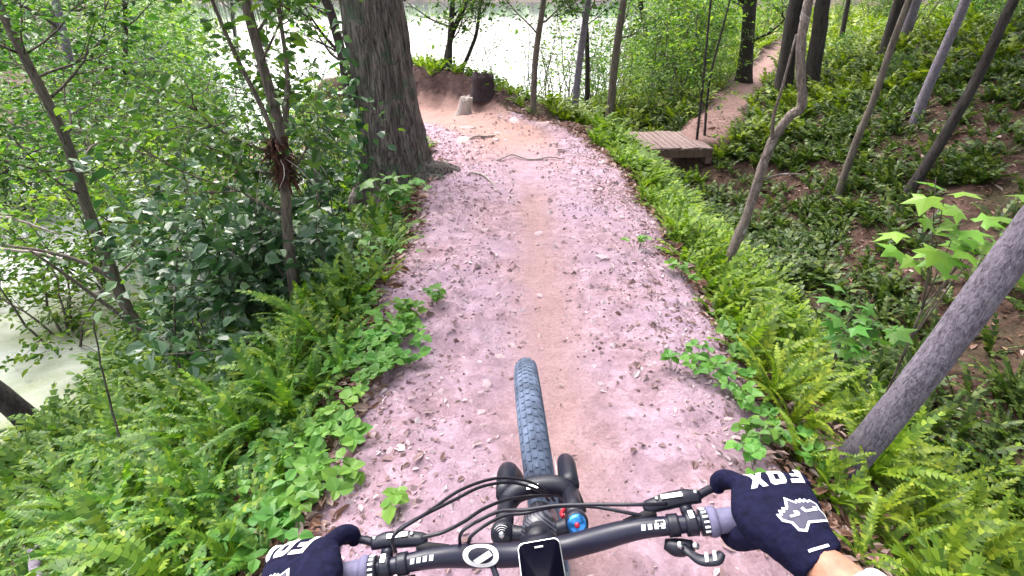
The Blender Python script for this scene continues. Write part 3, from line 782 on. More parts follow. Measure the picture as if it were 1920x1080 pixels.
SMARK = {
    'bank': [((-4.3, 4.9), 'around the slanting shore tree'), ((-4.8, 3.7), 'by the thick leaning shore trunk'), ((-1.9, 3.6), 'behind the vine-choked trunk'), ((-2.2, 6.2), 'right beside the oak'), ((-2.9, 8.0), 'where the trail drops behind the oak'), ((-5.5, 7), 'at the water edge beyond the shore tree'), ((-6.5, 9.8), 'on the point beyond the oak')],
    'far': [((-10.4, 13.8), 'around the Y-crotched swamp tree'), ((-12.6, 15), 'around the straight mossy swamp trunk'), ((-15, 24), 'beside the lone black tree in the lake'), ((-20, 10), 'far back across the weed-covered water'), ((-28, 34), 'at the distant end of the far bank')],
    'wood': [((4.1, 16), 'around the dark forked tree'), ((6.5, 15.4), 'around the stout trunk by the far trail'), ((2.2, 12), 'around the straight grey-green trunk'), ((7, 24), 'on the lake side of the far trail'), ((13, 24), 'on the hill side of the far trail'), ((22, 32), 'deep in the woods past the far trail'), ((32, 28), 'deep in the woods behind the hill')],
    'lake': [((-1.1, 11.5), 'behind the berm clump'), ((.4, 11), 'behind the slim tree at the bend'), ((1.6, 13.5), 'behind the two close-set trunks'), ((3, 18), 'on the low shore past the grey-green trunk'), ((-6, 13), 'on the lake shore behind the oak')],
    'crest': [((8, 9), 'on the bare upper slope'), ((7.5, 11.5), 'around the two trunks near the crest'), ((10.7, 18.5), 'around the slender crest tree'), ((16, 10), 'behind the hill crest')],
}
SADJ = {'bank': 'leafy bank shrub', 'far': 'leafy bush across the water', 'wood': 'woodland sapling', 'lake': 'wispy lakeside sapling', 'crest': 'hilltop bush'}
def shrub_label(kind, x, y, s, pr):
    mk = min(SMARK[kind], key=lambda m_: math.hypot(m_[0][0] - x, m_[0][1] - y))[1]
    mat = pr.children[0].data.materials[0].name + pr.children[-1].data.materials[0].name
    tone = 'yellow-green' if 'yellow' in mat else ('blue-green' if 'blue' in mat else 'mid-green')
    sz = 'tall' if s > .95 else ('low' if s < .62 else 'medium')
    lab = '%s %s %s %s' % (sz, tone, SADJ[kind], mk)
    return lab, '%s %s %s' % (tone, {'bank': 'leafy bank shrubs', 'far': 'leafy bushes', 'wood': 'woodland saplings', 'lake': 'wispy saplings', 'crest': 'hilltop bushes'}[kind], mk)
def put(kind, x, y, s=1.0, i=None, zmin=-2.35):
    k = (hash((round(x, 2), round(y, 2))) & 7) if i is None else i
    pr = protos[kind][k % len(protos[kind])]
    z = max(gz(x, y), zmin)
    rz_ = (x * 12.9 + y * 7.7) % 6.28
    lab, grp = shrub_label(kind, x, y, s, pr)
    if pr.name not in used:
        used.add(pr.name); pr['label'] = lab; pr['group'] = grp
        pr.location = (x, y, z); pr.rotation_euler = (0, 0, rz_); pr.scale = (s,) * 3
        return pr
    return copy_tree(pr, (x, y, z), rz_, s, lab, grp)

rng = np.random.default_rng(77)
cnt = 0
# left bank, between trail foot and water: a leafy screen
for (x, y, s) in [(-4.3, 6.0, .7), (-4.9, 6.9, .9), (-3.2, 6.7, .42), (-5.6, 7.8, 1.0), (-4.7, 8.6, .65), (-6.2, 6.8, 1.0), (-5.7, 5.3, .85), (-6.8, 8.6, 1.1), (-5.9, 9.9, .9), (-7.3, 10.2, 1.0),
                  (-3.3, 4.9, .5), (-2.75, 5.4, .45), (-2.5, 4.3, .5), (-3.7, 5.5, .6), (-2.35, 6.2, .5), (-2.5, 7.4, .42), (-2.0, 7.0, .38), (-2.7, 8.1, .48), (-3.4, 7.8, .5), (-2.35, 6.6, .4), (-3.9, 8.6, .55), (-6.6, 3.4, .9), (-7.2, 5.6, 1.1)]:
    put('bank', x, y, s * (1.15 if x < -3.5 else 1.0), cnt); cnt += 1
for i in range(46):
    t = rng.uniform(0, 1)
    y = 1 + 38 * t; x = -12.5 - .42 * y - rng.gamma(2, 2.6)
    if x > -.55 * y - 2.5: x = -.55 * y - 2.5 - rng.uniform(0, 4)
    put('far', x, y, rng.uniform(.75, 1.3), i)
for i in range(14):
    put('far', -8.2 - rng.uniform(0, 3.2), 8.5 + i * .75 + rng.uniform(-.4, .4), rng.uniform(.5, .8), i + 1)
for i, (x, y, s) in enumerate([(-9.4, 14.5, .8), (-10.2, 16, .8), (-11.4, 17, .85), (-12.2, 18.8, .9), (-13.4, 20.5, .9), (-14.2, 22.6, .95), (-15.6, 24, 1), (-16.6, 26.5, 1), (-18, 29, 1.1), (-19.5, 31, 1.1), (-21, 34, 1.2), (-8.9, 12.8, .7), (-8.0, 11.4, .62)]):
    put('far', x, y, s, i)
for (x, y, s) in [(-6.6, 13.5, .9), (-5.2, 13.2, .9), (-3.6, 12.4, .8), (-2.6, 12.9, .9), (-1.4, 12.6, .75), (-.6, 11.6, .6), (.4, 11.2, .65), (.9, 11.9, .75), (1.4, 13.4, .9), (2.2, 14.6, .9), (.6, 10.2, .5), (1.9, 17.5, 1), (3.2, 18.6, 1.1), (-8.4, 12.4, 1.0), (4.3, 21, 1.2), (-4.2, 11.2, .7), (2.9, 16.2, .95)]:
    put('lake', x, y, s, cnt); cnt += 1
for i in range(64):
    y = rng.uniform(13, 44); 
    if i < 44: x = rng.uniform(.28 * y - .5, 1.05 * y + 4)
    else: x = rng.uniform(.9 * y, 1.4 * y) 
    d2 = polydist(np.array([x]), np.array([y]), TRAIL2)[0][0]
    if d2 < 1.5: x += 3.0 * (1 if i % 2 else -1)
    put('wood', x, y, rng.uniform(.6, 1.25), i)
for (x, y, s) in [(2.5, 12.8, .55), (3.2, 12.0, .4), (3.9, 14.4, .7), (4.6, 17.5, .9), (5.2, 15.5, .6), (4.4, 19.8, .9), (6.2, 19.5, 1.), (5.8, 22.5, 1.1), (7.2, 21, .9), (6.9, 25, 1.2), (8.0, 26, 1.2), (5.4, 13.9, .38), (2.0, 13.0, .5)]:
    put('wood', x, y, s, cnt); cnt += 1
for i in range(26):
    a = rng.uniform(.62, 1.15); r = rng.uniform(12.5, 22)
    put('crest', r * math.sin(a) + 1.5, r * math.cos(a) + 1, rng.uniform(.45, 1.0), i)
for (x, y, s) in [(8.2, 8.2, .35), (9.2, 7.2, .5), (7.6, 6.2, .35), (8.8, 10.2, .4), (9.5, 9.0, .55), (6.6, 9.6, .3), (10.2, 10.9, .6), (7.3, 12.6, .4)]:
    put('crest', x, y, s, cnt); cnt += 1
for ps in protos.values():
    for p in ps:
        if p.name not in used:
            for ch in list(p.children): bpy.data.objects.remove(ch)
            bpy.data.objects.remove(p)

# ------------------------------------------------------------------ thicket with broad blue-green leaves beside the oak
def thicket():
    rng = np.random.default_rng(9)
    root = thing('vine_thicket', 'dense thicket of broad blue-green leaves around the vine-choked trunk', 'thicket', (-1.75, 3.3, gz(-1.75, 3.3)))
    b = np.array(root.location)
    mb = MB(); tips = []
    for s in range(32):
        o = np.array([rng.uniform(-.85, .38), rng.uniform(-.2, .9), 0])
        P = limb((o[0], o[1], gz(b[0] + o[0], b[1] + o[1]) - b[2] - .05), (rng.normal(-.15, .25), rng.normal(0, .25), 1), rng.uniform(.8, 1.95), .01, rng, 9, .06)
        addtube(mb, P, [.010, .003], 5)
        for q in range(4):
            j = rng.integers(2, len(P)); a2 = rng.uniform(0, 2 * PI)
            sp = limb(P[j], (math.cos(a2), math.sin(a2), .2), rng.uniform(.2, .4), .004, rng, 4, -.02)
            addtube(mb, sp, [.004, .0015], 4); tips.append(sp)
        tips.append(P[2:])
    mb.build('stem', M['bark_mid'], root)
    tp = np.vstack(tips)
    n = 3600
    P = tp[rng.integers(0, len(tp), n)] + rng.normal(0, .08, (n, 3))
    V, F = leaf_cloud(P[:2600], .080, rng, 'oval', .85, .9, .3, jitter=.3)
    V2, F2 = leaf_cloud(P[2600:], .095, rng, 'maple', 1.0, .9, .3, jitter=.25)
    MB().add(V, F).add(V2, F2).build('foliage', M['leaf_dark'], root, smooth=False)
    # heap of dead brown fronds caught in the crotch
    r2 = thing('dead_vine_heap', 'dark red-brown heap of dead fronds caught on the vine-choked trunk', 'dead vines', (-1.44, 3.16, .82))
    mb = MB()
    for k in range(150):
        a = rng.uniform(0, 2 * PI); el = rng.uniform(-.9, 1.2)
        p0 = np.array([math.cos(a) * .035, math.sin(a) * .035, rng.uniform(-.16, .14)])
        lp = limb(p0, (math.cos(a) * .8, math.sin(a) * .8, el), rng.uniform(.05, .15), .01, rng, 5, -.32)
        V, Q, T_ = tube(lp, [.010, .008, .003], 4, flat=.35)
        mb.add(V, Q, T_)
    mb.build('frond', M['dead_frond'], r2, smooth=False)['kind'] = 'stuff'
    mb = MB()
    for k in range(9):
        a = rng.uniform(0, 2 * PI)
        P = limb((.05 * math.cos(a), .05 * math.sin(a) - .03, .02), (math.cos(a), math.sin(a) - .6, rng.uniform(-.2, .8)), rng.uniform(.2, .38), .003, rng, 9, -.22)
        addtube(mb, P, [.0035, .002], 4)
    mb.build('tendril', M['wood_dead'], r2)
thicket()

# hanging grey moss strands over the left bank
def moss(x, y, z, n, L, label, seed):
    rng = np.random.default_rng(seed)
    root = thing('hanging_moss', label, 'moss', (x, y, z))
    mb = MB()
    for k in range(n):
        o = rng.normal(0, .09, 2)
        ln = L * rng.uniform(.5, 1.1)
        zs = np.linspace(0, -ln, 7)
        P = np.stack([o[0] + np.cumsum(rng.normal(0, .012, 7)), o[1] + np.cumsum(rng.normal(0, .012, 7)), zs], -1)
        addtube(mb, P, [.004, .0035, .001], 3)
    mb.build('strand', M['moss_hang'], root)
moss(-1.85, 4.35, 2.2, 40, 1.0, 'grey moss veil hanging above the thicket beside the oak', 1)
moss(-2.6, 5.2, 2.5, 46, 1.3, 'long grey moss veil hanging between thicket and lake', 2)
moss(-.45, 8.9, 2.6, 40, 1.2, 'grey moss hanging over the trail bend near the berm clump', 3)
moss(.9, 10.0, 2.4, 40, 0.9, 'short moss tuft hanging in front of the white lake', 4)

# maple sapling on the gully side
def maple(name, label, base, clusters, n_each, size, mat, seed, cat='sapling', kind='maple', stemr=.010, spreadz=.035, spreadx=.09):
    rng = np.random.default_rng(seed)
    bz = gz(base[0], base[1])
    root = thing(name, label, cat, (base[0], base[1], bz))
    b = np.array([base[0], base[1], bz])
    mb = MB(); lf = MB()
    top = np.mean(np.array(clusters), 0) - b
    trunk = catmull([(0, 0, -.06), top * .3 + rng.normal(0, .015, 3), top * .62 + rng.normal(0, .015, 3)], 4)
    addtube(mb, trunk, [stemr, stemr * .7], 6)
    for c in clusters:
        c = np.array(c) - b
        P = catmull([trunk[-1 - int(rng.integers(0, 3))], (trunk[-1] + c) / 2 + rng.normal(0, .015, 3), c], 5)
        addtube(mb, P, [stemr * .5, stemr * .2], 5)
        for k in range(n_each):
            t = rng.uniform(.55, 1.0)
            q = P[int(t * (len(P) - 1))]
            p = q + rng.normal(0, 1, 3) * np.array([spreadx, spreadx, spreadz])
            addtube(mb, np.array([q, p]), .0012, 3, cap=False)
            V, F = leaf_cloud(p[None], size, rng, kind, 1.15, 2.4, .05, heading=-PI / 2 + rng.normal(0, .8), jitter=.18)
            MB().add(V, F).build('leaf', M[mat], root, smooth=False)
    mb.build('stem', M['bark_mid'], root)
    return root
maple('maple_sapling', 'young maple with large bright lobed leaves next to the leaning grey trunk', (2.4, 2.5), [(2.12, 2.4, .86), (2.26, 2.4, .74), (2.46, 2.4, .90), (2.54, 2.4, .74), (2.44, 2.42, .62), (2.04, 2.4, .95)], 7, .16, 'leaf_maple', 1)
maple('maple_sapling', 'low soft-green maple seedling cluster on the fern bank below the bigger maple', (1.95, 2.5), [(1.93, 2.45, .16), (2.05, 2.4, .14), (1.98, 2.35, .05), (2.1, 2.55, .2)], 9, .125, 'leaf_clover', 2)
maple('grapevine_seedling', 'seedling with broad lobed leaves at the foot of the oak', (-1.16, 4.55), [(-1.15, 4.45, .26), (-1.0, 4.45, .18), (-1.28, 4.5, .32), (-.92, 4.6, .2), (-1.1, 4.4, .05)], 9, .135, 'leaf_clover', 3)
maple('grapevine_seedling', 'fresh green lobed-leaf seedling on the trail edge below the oak', (-.98, 3.35), [(-1.0, 3.3, .22), (-.88, 3.3, .14), (-1.08, 3.3, .12)], 7, .09, 'leaf_clover', 4)

# ------------------------------------------------------------------ ferns
def fern_mesh(name, fronds, L, pairs, rng, mat, wid=.15, upright=.9):
    mb = MB()
    for f in range(fronds):
        az = f * 2 * PI / fronds + rng.normal(0, .3)
        ln = L * rng.uniform(.45, 1.2)
        el = upright + rng.normal(0, .22)
        n = pairs + 2
        t = np.linspace(0, 1, n)
        bend = rng.uniform(.4, 1.7)
        ang = el - bend * t ** 1.6
        step = ln / (n - 1)
        r = np.concatenate([[0], np.cumsum(np.cos(ang[:-1]) * step)]); z = np.concatenate([[0], np.cumsum(np.sin(ang[:-1]) * step)])
        d = np.array([math.cos(az), math.sin(az), 0]); s = np.array([-d[1], d[0], 0])
        C = r[:, None] * d + z[:, None] * np.array([0, 0, 1])
        w = wid * ln * np.sin(PI * np.clip(t * .86 + .12, 0, 1)) ** .7
        tilt = rng.normal(0, .25)
        V = []; F = []; k = 0
        # rachis as thin quads strip
        for i in range(1, n - 1):
            for sd in (-1, 1):
                p = C[i]; fw = C[min(i + 1, n - 1)] - C[i]
                nrm = np.cross(s, fw); nrm /= np.linalg.norm(nrm) + 1e-9
                side = s * sd * math.cos(tilt) + nrm * (.22 + math.sin(tilt) * sd)
                tip = p + side * w[i] + fw * .55
                V += [p - fw * .42, p + side * w[i] * .5 - fw * .35, tip, p + fw * .50]
                F.append((k, k + 1, k + 2, k + 3)); k += 4
        V += [C[-2] - s * w[-2] * .4, C[-1], C[-2] + s * w[-2] * .4]
        mb.add(V, F, [(k, k + 1, k + 2)])
        mb.add([C[0] - s * .002, C[0] + s * .002, C[1]], [(0, 1, 2)])
    return mb

frng = np.random.default_rng(12)
fern_near = [fern_mesh('fern', int(frng.integers(8, 13)), frng.uniform(.27, .36), 18, frng, M['fern'], .080, 1.12) for _ in range(8)]
fern_near_me = [m_.mesh('fern', M['fern'], False) for m_ in fern_near]
fern_near_dk = [m_.mesh('fern', M['fern_shaded'], False) for m_ in fern_near]
fern_near_gr = [m_.mesh('fern', M['fern_green'], False) for m_ in fern_near]
fern_mid = [fern_mesh('fern', int(frng.integers(7, 10)), .30, 7, frng, M['fern'], .10, 1.08) for _ in range(6)]
fern_far = [fern_mesh('fern', int(frng.integers(6, 9)), .28, 4, frng, M['fern'], .13, 1.05) for _ in range(6)]
LOD = [[(np.concatenate(m_.V), m_.F) for m_ in fs] for fs in (fern_mid, fern_far)]

def scatter(n, xr, yr, rng, dens=None):
    x = rng.uniform(*xr, n); y = rng.uniform(*yr, n)
    h, w1, w2, d1 = terrain(x, y, True)
    edge = sstep(.9, 1.22, d1 + (fbm(x * 2.1, y * 2.1, 71) - .5) * .5)
    keep = (w1 < .3) & (w2 < .25) & (h > WATER_Z + .08) & (rng.uniform(0, 1, n) < .12 + .88 * edge)
    if dens is not None: keep &= rng.uniform(0, 1, n) < dens(x, y, h)
    return x[keep], y[keep], h[keep]

def clear(x, y):
    return (np.hypot(x + 1.30, y - 5.62) > .62) & (np.hypot(x - 1.58, y - 1.60) > .24) & ~((np.abs(x - 2.5) < .85) & (np.abs(y - 9.03) < .75))

def patch(x, y, f=.9, s=3, lo=.35, hi=.55):
    return sstep(lo, hi, fbm(x * f, y * f, s))

pts = []
# gully-side bank: lush next to the trail, thinner and shade-tinted on the hill
x, y, h = scatter(4200, (1.05, 4.2), (.3, 9.5), frng, lambda x, y, h: (.25 + .75 * patch(x, y, 1.1, 60, .30, .5)) * (1 - sstep(0, 1.0, x - (2.05 + 1.3 * (1 - sstep(1.2, 2.8, y))) + (fbm(x * .9, y * .9, 63) - .5) * 1.2)))
pts.append((x, y, h, np.full(len(x), 0), frng.uniform(.75, 1.35, len(x))))
x, y, h = scatter(7200, (2.35, 10.5), (.5, 13), frng, lambda x, y, h: (.16 + .74 * patch(x, y, .8, 61, .34, .56)) * np.where((x > 7.2) & (x < 9.5) & (y > 6), .3, 1))
pts.append((x, y, h, np.full(len(x), 1), frng.uniform(.7, 1.3, len(x))))
# lake-side bank
x, y, h = scatter(2500, (-4.9, -.85), (.2, 6.5), frng, lambda x, y, h: .3 + .7 * patch(x, y, 1.0, 62, .30, .5))
pts.append((x, y, h, np.full(len(x), 2), frng.uniform(.8, 1.5, len(x))))
x, y, h = scatter(900, (-6, .4), (6.5, 14), frng, lambda x, y, h: .7 + 0 * x)
pts.append((x, y, h, np.full(len(x), 3), frng.uniform(.8, 1.4, len(x))))
# flat beyond the bridge
x, y, h = scatter(3200, (.6, 16), (8.6, 26), frng, lambda x, y, h: .85 * (1 - sstep(13, 20, x)) * (x < 1.0 * y + 1))
pts.append((x, y, h, np.full(len(x), 4), frng.uniform(1.1, 2.0, len(x))))
x, y, h = scatter(1800, (6, 40), (20, 50), frng, lambda x, y, h: .8 + 0 * x)
pts.append((x, y, h, np.full(len(x), 4), frng.uniform(1.8, 3.4, len(x))))
X, Y, H, G, S = (np.concatenate(c) for c in zip(*pts))
ok = clear(X, Y) & ((Y * .866 - (H - CAM_Z) * .5) > 1.05); X, Y, H, G, S = X[ok], Y[ok], H[ok], G[ok], S[ok]
S = S * np.where((np.abs(X - .2) < 1.25) & (Y < 7), .8, 1)
ct, st_ = math.cos(math.radians(30)), math.sin(math.radians(30))
dep = Y * ct - (H - CAM_Z) * st_; upc = Y * st_ + (H - CAM_Z) * ct
inview = (dep > .3) & (np.abs(X / dep) < 1.08) & (np.abs(upc / dep) < .66)
# the 280 ferns that show largest stand as plants of their own
app = np.where(inview & ((G == 0) | (G == 1) | (G == 2)), S / dep, 0)
near = np.argsort(-app)[:280]
isnear = np.zeros(len(X), bool); isnear[near] = True
MARKS = {0: [((1.6, 1.7), 'at the foot of the leaning grey trunk'), ((1.71, 3.69), 'around the crooked pale-barked tree'), ((2.25, 2.5), 'under the young maple'), ((2.5, 8.6), 'by the plank bridge'),
              ((1.4, 2.8), 'beside the dark root stub'), ((1.6, 6.2), 'between the twig on the trail and the bridge'), ((1.5, .7), 'level with the gloved right hand')],
         1: [((4.35, 6.5), 'around the thin grey hillside trunk'), ((5.75, 7.5), 'around the straight brown hillside trunk'), ((4.8, 5.9), 'around the slanting dark trunk'), ((3.3, 3.0), 'by the stick at the gully bottom'), ((3.0, 1.5), 'behind the leaning grey trunk')],
         2: [((-1.75, 3.3), 'below the broad-leaved thicket'), ((-.9, 1.4), 'next to the big trefoil patch'), ((-.75, 2.3), 'next to the trefoils opposite the tyre'), ((-4.3, 4.9), 'at the foot of the slanting shore tree'),
             ((-4.8, 3.75), 'by the thick leaning shore trunk'), ((-2.2, 1.4), 'along the pale fallen branch'), ((-2.2, 2.1), 'around the thin curving stem'), ((-1.3, 5.0), 'below the oak'), ((-3.2, 3.0), 'on the open middle of the slope')]}
KINDS = {0: ('yellow-green', 'on the gully bank'), 1: ('shade-toned green', 'on the shady hill'), 2: ('bright green', 'on the slope to the water')}
for q, i in enumerate(near):
    g_ = int(G[i])
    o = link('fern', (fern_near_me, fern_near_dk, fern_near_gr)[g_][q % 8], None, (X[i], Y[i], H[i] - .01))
    o.rotation_euler = (frng.normal(0, .12), frng.normal(0, .12), frng.uniform(0, 6.28)); o.scale = (S[i],) * 3
    mk = min(MARKS[g_], key=lambda m_: math.hypot(m_[0][0] - X[i], m_[0][1] - Y[i]))[1]
    size_ = 'large' if S[i] > 1.2 else ('small' if S[i] < .9 else 'medium')
    tag(o, '%s %s fern %s' % (size_, KINDS[g_][0], mk), 'fern', '%s %s ferns %s' % (size_, KINDS[g_][0], mk))

def batch(sel, name, label, mat):
    mb = MB()
    for lod, far_VF in enumerate(LOD):
        batch_lod(np.nonzero(sel & ((dep > 5.2) == bool(lod)))[0], far_VF, mb)
    tag(mb.build(name, M[mat], smooth=False), label, 'ferns', kind='stuff')

def batch_lod(ids, far_VF, mb):
    var = frng.integers(0, len(far_VF), len(ids))
    for v, (V, Fs) in enumerate(far_VF):
        I = ids[var == v]
        if not len(I): continue
        a = frng.uniform(0, 2 * PI, len(I)); c, s = np.cos(a), np.sin(a)
        VV = np.empty((len(I), len(V), 3))
        VV[..., 0] = (c[:, None] * V[None, :, 0] - s[:, None] * V[None, :, 1]) * S[I, None] + X[I, None]
        VV[..., 1] = (s[:, None] * V[None, :, 0] + c[:, None] * V[None, :, 1]) * S[I, None] + Y[I, None]
        VV[..., 2] = V[None, :, 2] * S[I, None] + H[I, None] - .01
        base = (np.arange(len(I)) * len(V))[:, None, None]
        by = {}
        for F in Fs: by.setdefault(F.shape[1], []).append(F)
        mb.add(VV.reshape(-1, 3), *[(base + np.concatenate(f)[None]).reshape(-1, k) for k, f in by.items()])
batch(~isnear & (G == 0), 'fern_cover', 'carpet of yellow-green ferns covering the gully bank', 'fern')
batch(~isnear & (G == 1), 'fern_cover', 'thin shade-toned ferns scattered over the shady hill', 'fern_shaded')
batch(~isnear & (G == 2), 'fern_cover', 'thick green fern carpet on the slope down to the water', 'fern_green')
batch(~isnear & (G == 3), 'fern_cover', 'ferns on the ground around the trail bend', 'fern')
batch(~isnear & (G == 4), 'fern_cover', 'light ferns and grass on the flat beyond the bridge', 'fern')

# long strap-leaved plants in the ditch left of the trail
def strap_plant(x, y, n, L, seed, label):
    rng = np.random.default_rng(seed)
    root = thing('strap_leaf_plant', label, 'plant', (x, y, gz(x, y) - .01))
    for k in range(n):
        az = rng.uniform(0, 2 * PI); ln = L * rng.uniform(.7, 1.15); el = rng.uniform(.5, 1.25); bend = rng.uniform(.4, 1.3)
        t = np.linspace(0, 1, 7); ang = el - bend * t ** 1.5
        r = np.concatenate([[0], np.cumsum(np.cos(ang[:-1]) * ln / 6)]); z = np.concatenate([[0], np.cumsum(np.sin(ang[:-1]) * ln / 6)])
        d = np.array([math.cos(az), math.sin(az), 0]); s = np.array([-d[1], d[0], 0])
        w = ln * .085 * np.sin(PI * np.clip(t * .9 + .08, 0, 1))
        C = r[:, None] * d + z[:, None] * np.array([0, 0, 1])
        up_ = np.array([0, 0, 1.]) 
        V = np.concatenate([C - s * w[:, None] + up_ * w[:, None] * .35, C, C + s * w[:, None] + up_ * w[:, None] * .35])
        F = [(i, i + 1, 7 + i + 1, 7 + i) for i in range(6)] + [(7 + i, 7 + i + 1, 14 + i + 1, 14 + i) for i in range(6)]
        MB().add(V, F).build('leaf', M['fern'], root, smooth=True)
strap_plant(-1.22, 2.85, 9, .34, 1, 'strap-leaved green plant in the dark hollow below the thicket')
strap_plant(-1.42, 2.5, 9, .32, 2, 'strap-leaved plant among ferns on the slope below the thicket')
strap_plant(-1.02, 2.45, 7, .25, 3, 'small strap-leaved plant touching the trail-edge trefoils')
strap_plant(1.32, 1.38, 7, .20, 4, 'upright strap-leaved tuft at the trail edge near the leaning trunk')
strap_plant(-.86, 3.02, 6, .22, 5, 'fresh strap-leaved tuft on the trail edge under the oak seedlings')
strap_plant(-1.55, .98, 9, .3, 6, 'strap-leaved plant low on the slope near the rider')

# trefoil plants with rounded leaflets along the trail edges
def trefoil(x, y, n, r, size, seed, label, grp, mat='leaf_clover'):
    rng = np.random.default_rng(seed)
    b = np.array([x, y, gz(x, y)])
    root = thing('trefoil_plant', label, 'plant', tuple(b), grp)
    mb = MB(); lf = MB()
    for k in range(n):
        a = rng.uniform(0, 2 * PI); d = r * math.sqrt(rng.uniform(0, 1))
        p = np.array([d * math.cos(a), d * math.sin(a), 0]); p[2] = gz(x + p[0], y + p[1]) - b[2] + rng.uniform(.04, .11)
        addtube(mb, catmull([(p[0] * .4, p[1] * .4, -.01), (p[0] * .75, p[1] * .75, p[2] * .7), p], 3), .0016, 3, cap=False)
        h0 = rng.uniform(0, 2 * PI)
        for q in range(3):
            V, F = leaf_cloud(p[None] + .0, size, rng, 'oval', .95, 2.2, .05, heading=h0 + q * 2.1, jitter=.15)
            lf.add(V, F)
    mb.build('stem', M['leaf_mid'], root)
    lf.build('foliage', M[mat], root, smooth=False)['kind'] = 'stuff'
TL = 'round-leaved trefoil plant sprawling on the lake-side edge of the trail'
for k, (x, y, n, r) in enumerate([(-.70, 2.38, 22, .16), (-.62, 2.18, 20, .15), (-.74, 2.02, 16, .13), (-.86, 2.25, 18, .15), (-.80, 1.5, 22, .16), (-.95, 1.38, 22, .17), (-.86, 1.22, 20, .16), (-1.02, 1.62, 16, .15), (-.72, 1.3, 14, .12), (-.78, 1.75, 9, .1), (-1.15, 1.9, 16, .16), (-.62, 2.6, 10, .09), (-1.1, 1.1, 16, .16), (-.50, 2.75, 5, .05), (-.42, 1.2, 3, .03), (-.98, 2.75, 14, .12)]):
    wh = 'opposite the tyre tip' if y > 1.95 else ('beside the strap-leaved plants' if x < -1.05 else 'ahead of the left glove')
    trefoil(x, y, int(n * 1.3), r * 1.1, .054, 40 + k, ('tiny' if n < 10 else ('bushy' if n > 17 else 'mid-sized')) + ' round-leaved trefoil plant on the lake-side trail edge ' + wh, 'trefoils on the lake-side edge ' + wh)
TR = 'sparse trefoil plant on the gully-side edge of the trail'
for k, (x, y, n, r) in enumerate([(1.02, 2.05, 12, .13), (1.12, 1.85, 12, .13), (1.2, 2.25, 12, .12), (1.05, 1.6, 9, .1), (1.25, 1.62, 9, .12), (.98, 1.42, 6, .09), (1.18, 3.1, 8, .1), (1.3, 2.6, 8, .1), (.82, 2.05, 3, .03), (.95, 3.5, 4, .08)]):
    trefoil(x, y, int(n * 1.3), r * 1.1, .05, 70 + k, TR, 'trefoils on the gully-side edge')

# ------------------------------------------------------------------ litter, stones, sticks, stumps
lr = np.random.default_rng(31)
x = np.concatenate([lr.uniform(-2.6, 6.5, 16000), lr.uniform(-1.2, 1.7, 30000)]); y = np.concatenate([lr.uniform(.3, 11, 16000), lr.uniform(.6, 8.5, 30000)])
h, w1, w2, d1 = terrain(x, y, True)
p = np.where(w1 > .5, .10 + .75 * sstep(.35, .85, d1) * patch(x, y, 2.2, 91, .25, .6), .85)
p = np.where(d1 < .22, .03, p)
k = (lr.uniform(0, 1, len(x)) < p) & (h > WATER_Z) & ~((np.abs(x - 2.5) < .9) & (np.abs(y - 9.03) < .8))
x, y, h, w1 = x[k], y[k], h[k], w1[k]
sz = np.where(w1 > .5, .6, 1.0)
V, F = leaf_cloud(np.stack([x, y, h + .004], -1)[w1 > .5], .020, lr, 'oval', .55, 2.4, 0, jitter=.45)
tag(MB().add(V, F).build('trail_chips', M['trail_chip'], smooth=False), 'pinkish bark chips and crumbled leaves strewn over the trail', 'leaf litter', kind='stuff')
ex, ey = lr.uniform(-1.5, 2.0, 26000), lr.uniform(.7, 8.2, 26000)
eh, ew, _, ed = terrain(ex, ey, True)
kk = (ew < .75) & (ed < 1.45) & (lr.uniform(0, 1, 26000) < .75)
LP = np.concatenate([np.stack([x, y, h + .012], -1)[w1 <= .5], np.stack([ex, ey, eh + .010], -1)[kk]])
V, F = leaf_cloud(LP, .048, lr, 'oval', .42, 1.5, 0, jitter=.35)
tag(MB().add(V, F).build('leaf_litter', M['litter'], smooth=False), 'dry red-brown leaf litter on the banks beside the trail', 'leaf litter', kind='stuff')

def stone_mesh(seed, sub=2):
    bm = bmesh.new(); bmesh.ops.create_icosphere(bm, subdivisions=sub, radius=1)
    rg = np.random.default_rng(seed); o = Vector(rg.uniform(-50, 50, 3)); sc = Vector((1, rg.uniform(.6, .9), rg.uniform(.35, .6)))
    for v in bm.verts:
        f = 1 + .45 * mnoise.noise(v.co * 1.1 + o) + .15 * mnoise.noise(v.co * 3 + o)
        v.co = Vector((v.co.x * f * sc.x, v.co.y * f * sc.y, v.co.z * f * sc.z))
    me = bpy.data.meshes.new('stone'); bm.to_mesh(me); bm.free(); me.materials.append(M['stone'])
    return me
stones = [stone_mesh(s, 2) for s in range(7)]
sr = np.random.default_rng(8)
n = 0
while n < 130:
    x = sr.uniform(-.8, 1.25); y = .95 + 6.5 * sr.beta(1.1, 1.4)
    if abs(x - .23) < .2 and sr.uniform() < .85: continue
    if x > .6 and sr.uniform() < .4: continue
    hh, w1, _, _ = terrain(np.array([x]), np.array([y]), True)
    if w1[0] < .6: continue
    s = sr.uniform(.010, .022) * (1 + .12 * y) * (1.7 if sr.uniform() < .15 else 1)
    o = link('stone', stones[n % 7], None, (x, y, float(hh[0]) - s * .08))
    o.scale = (s,) * 3; o.rotation_euler = (sr.normal(0, .2), sr.normal(0, .2), sr.uniform(0, 6.28))
    tag(o, 'small pale pink stone half sunk in the trail dirt', 'stone', 'loose stones on the trail')
    n += 1
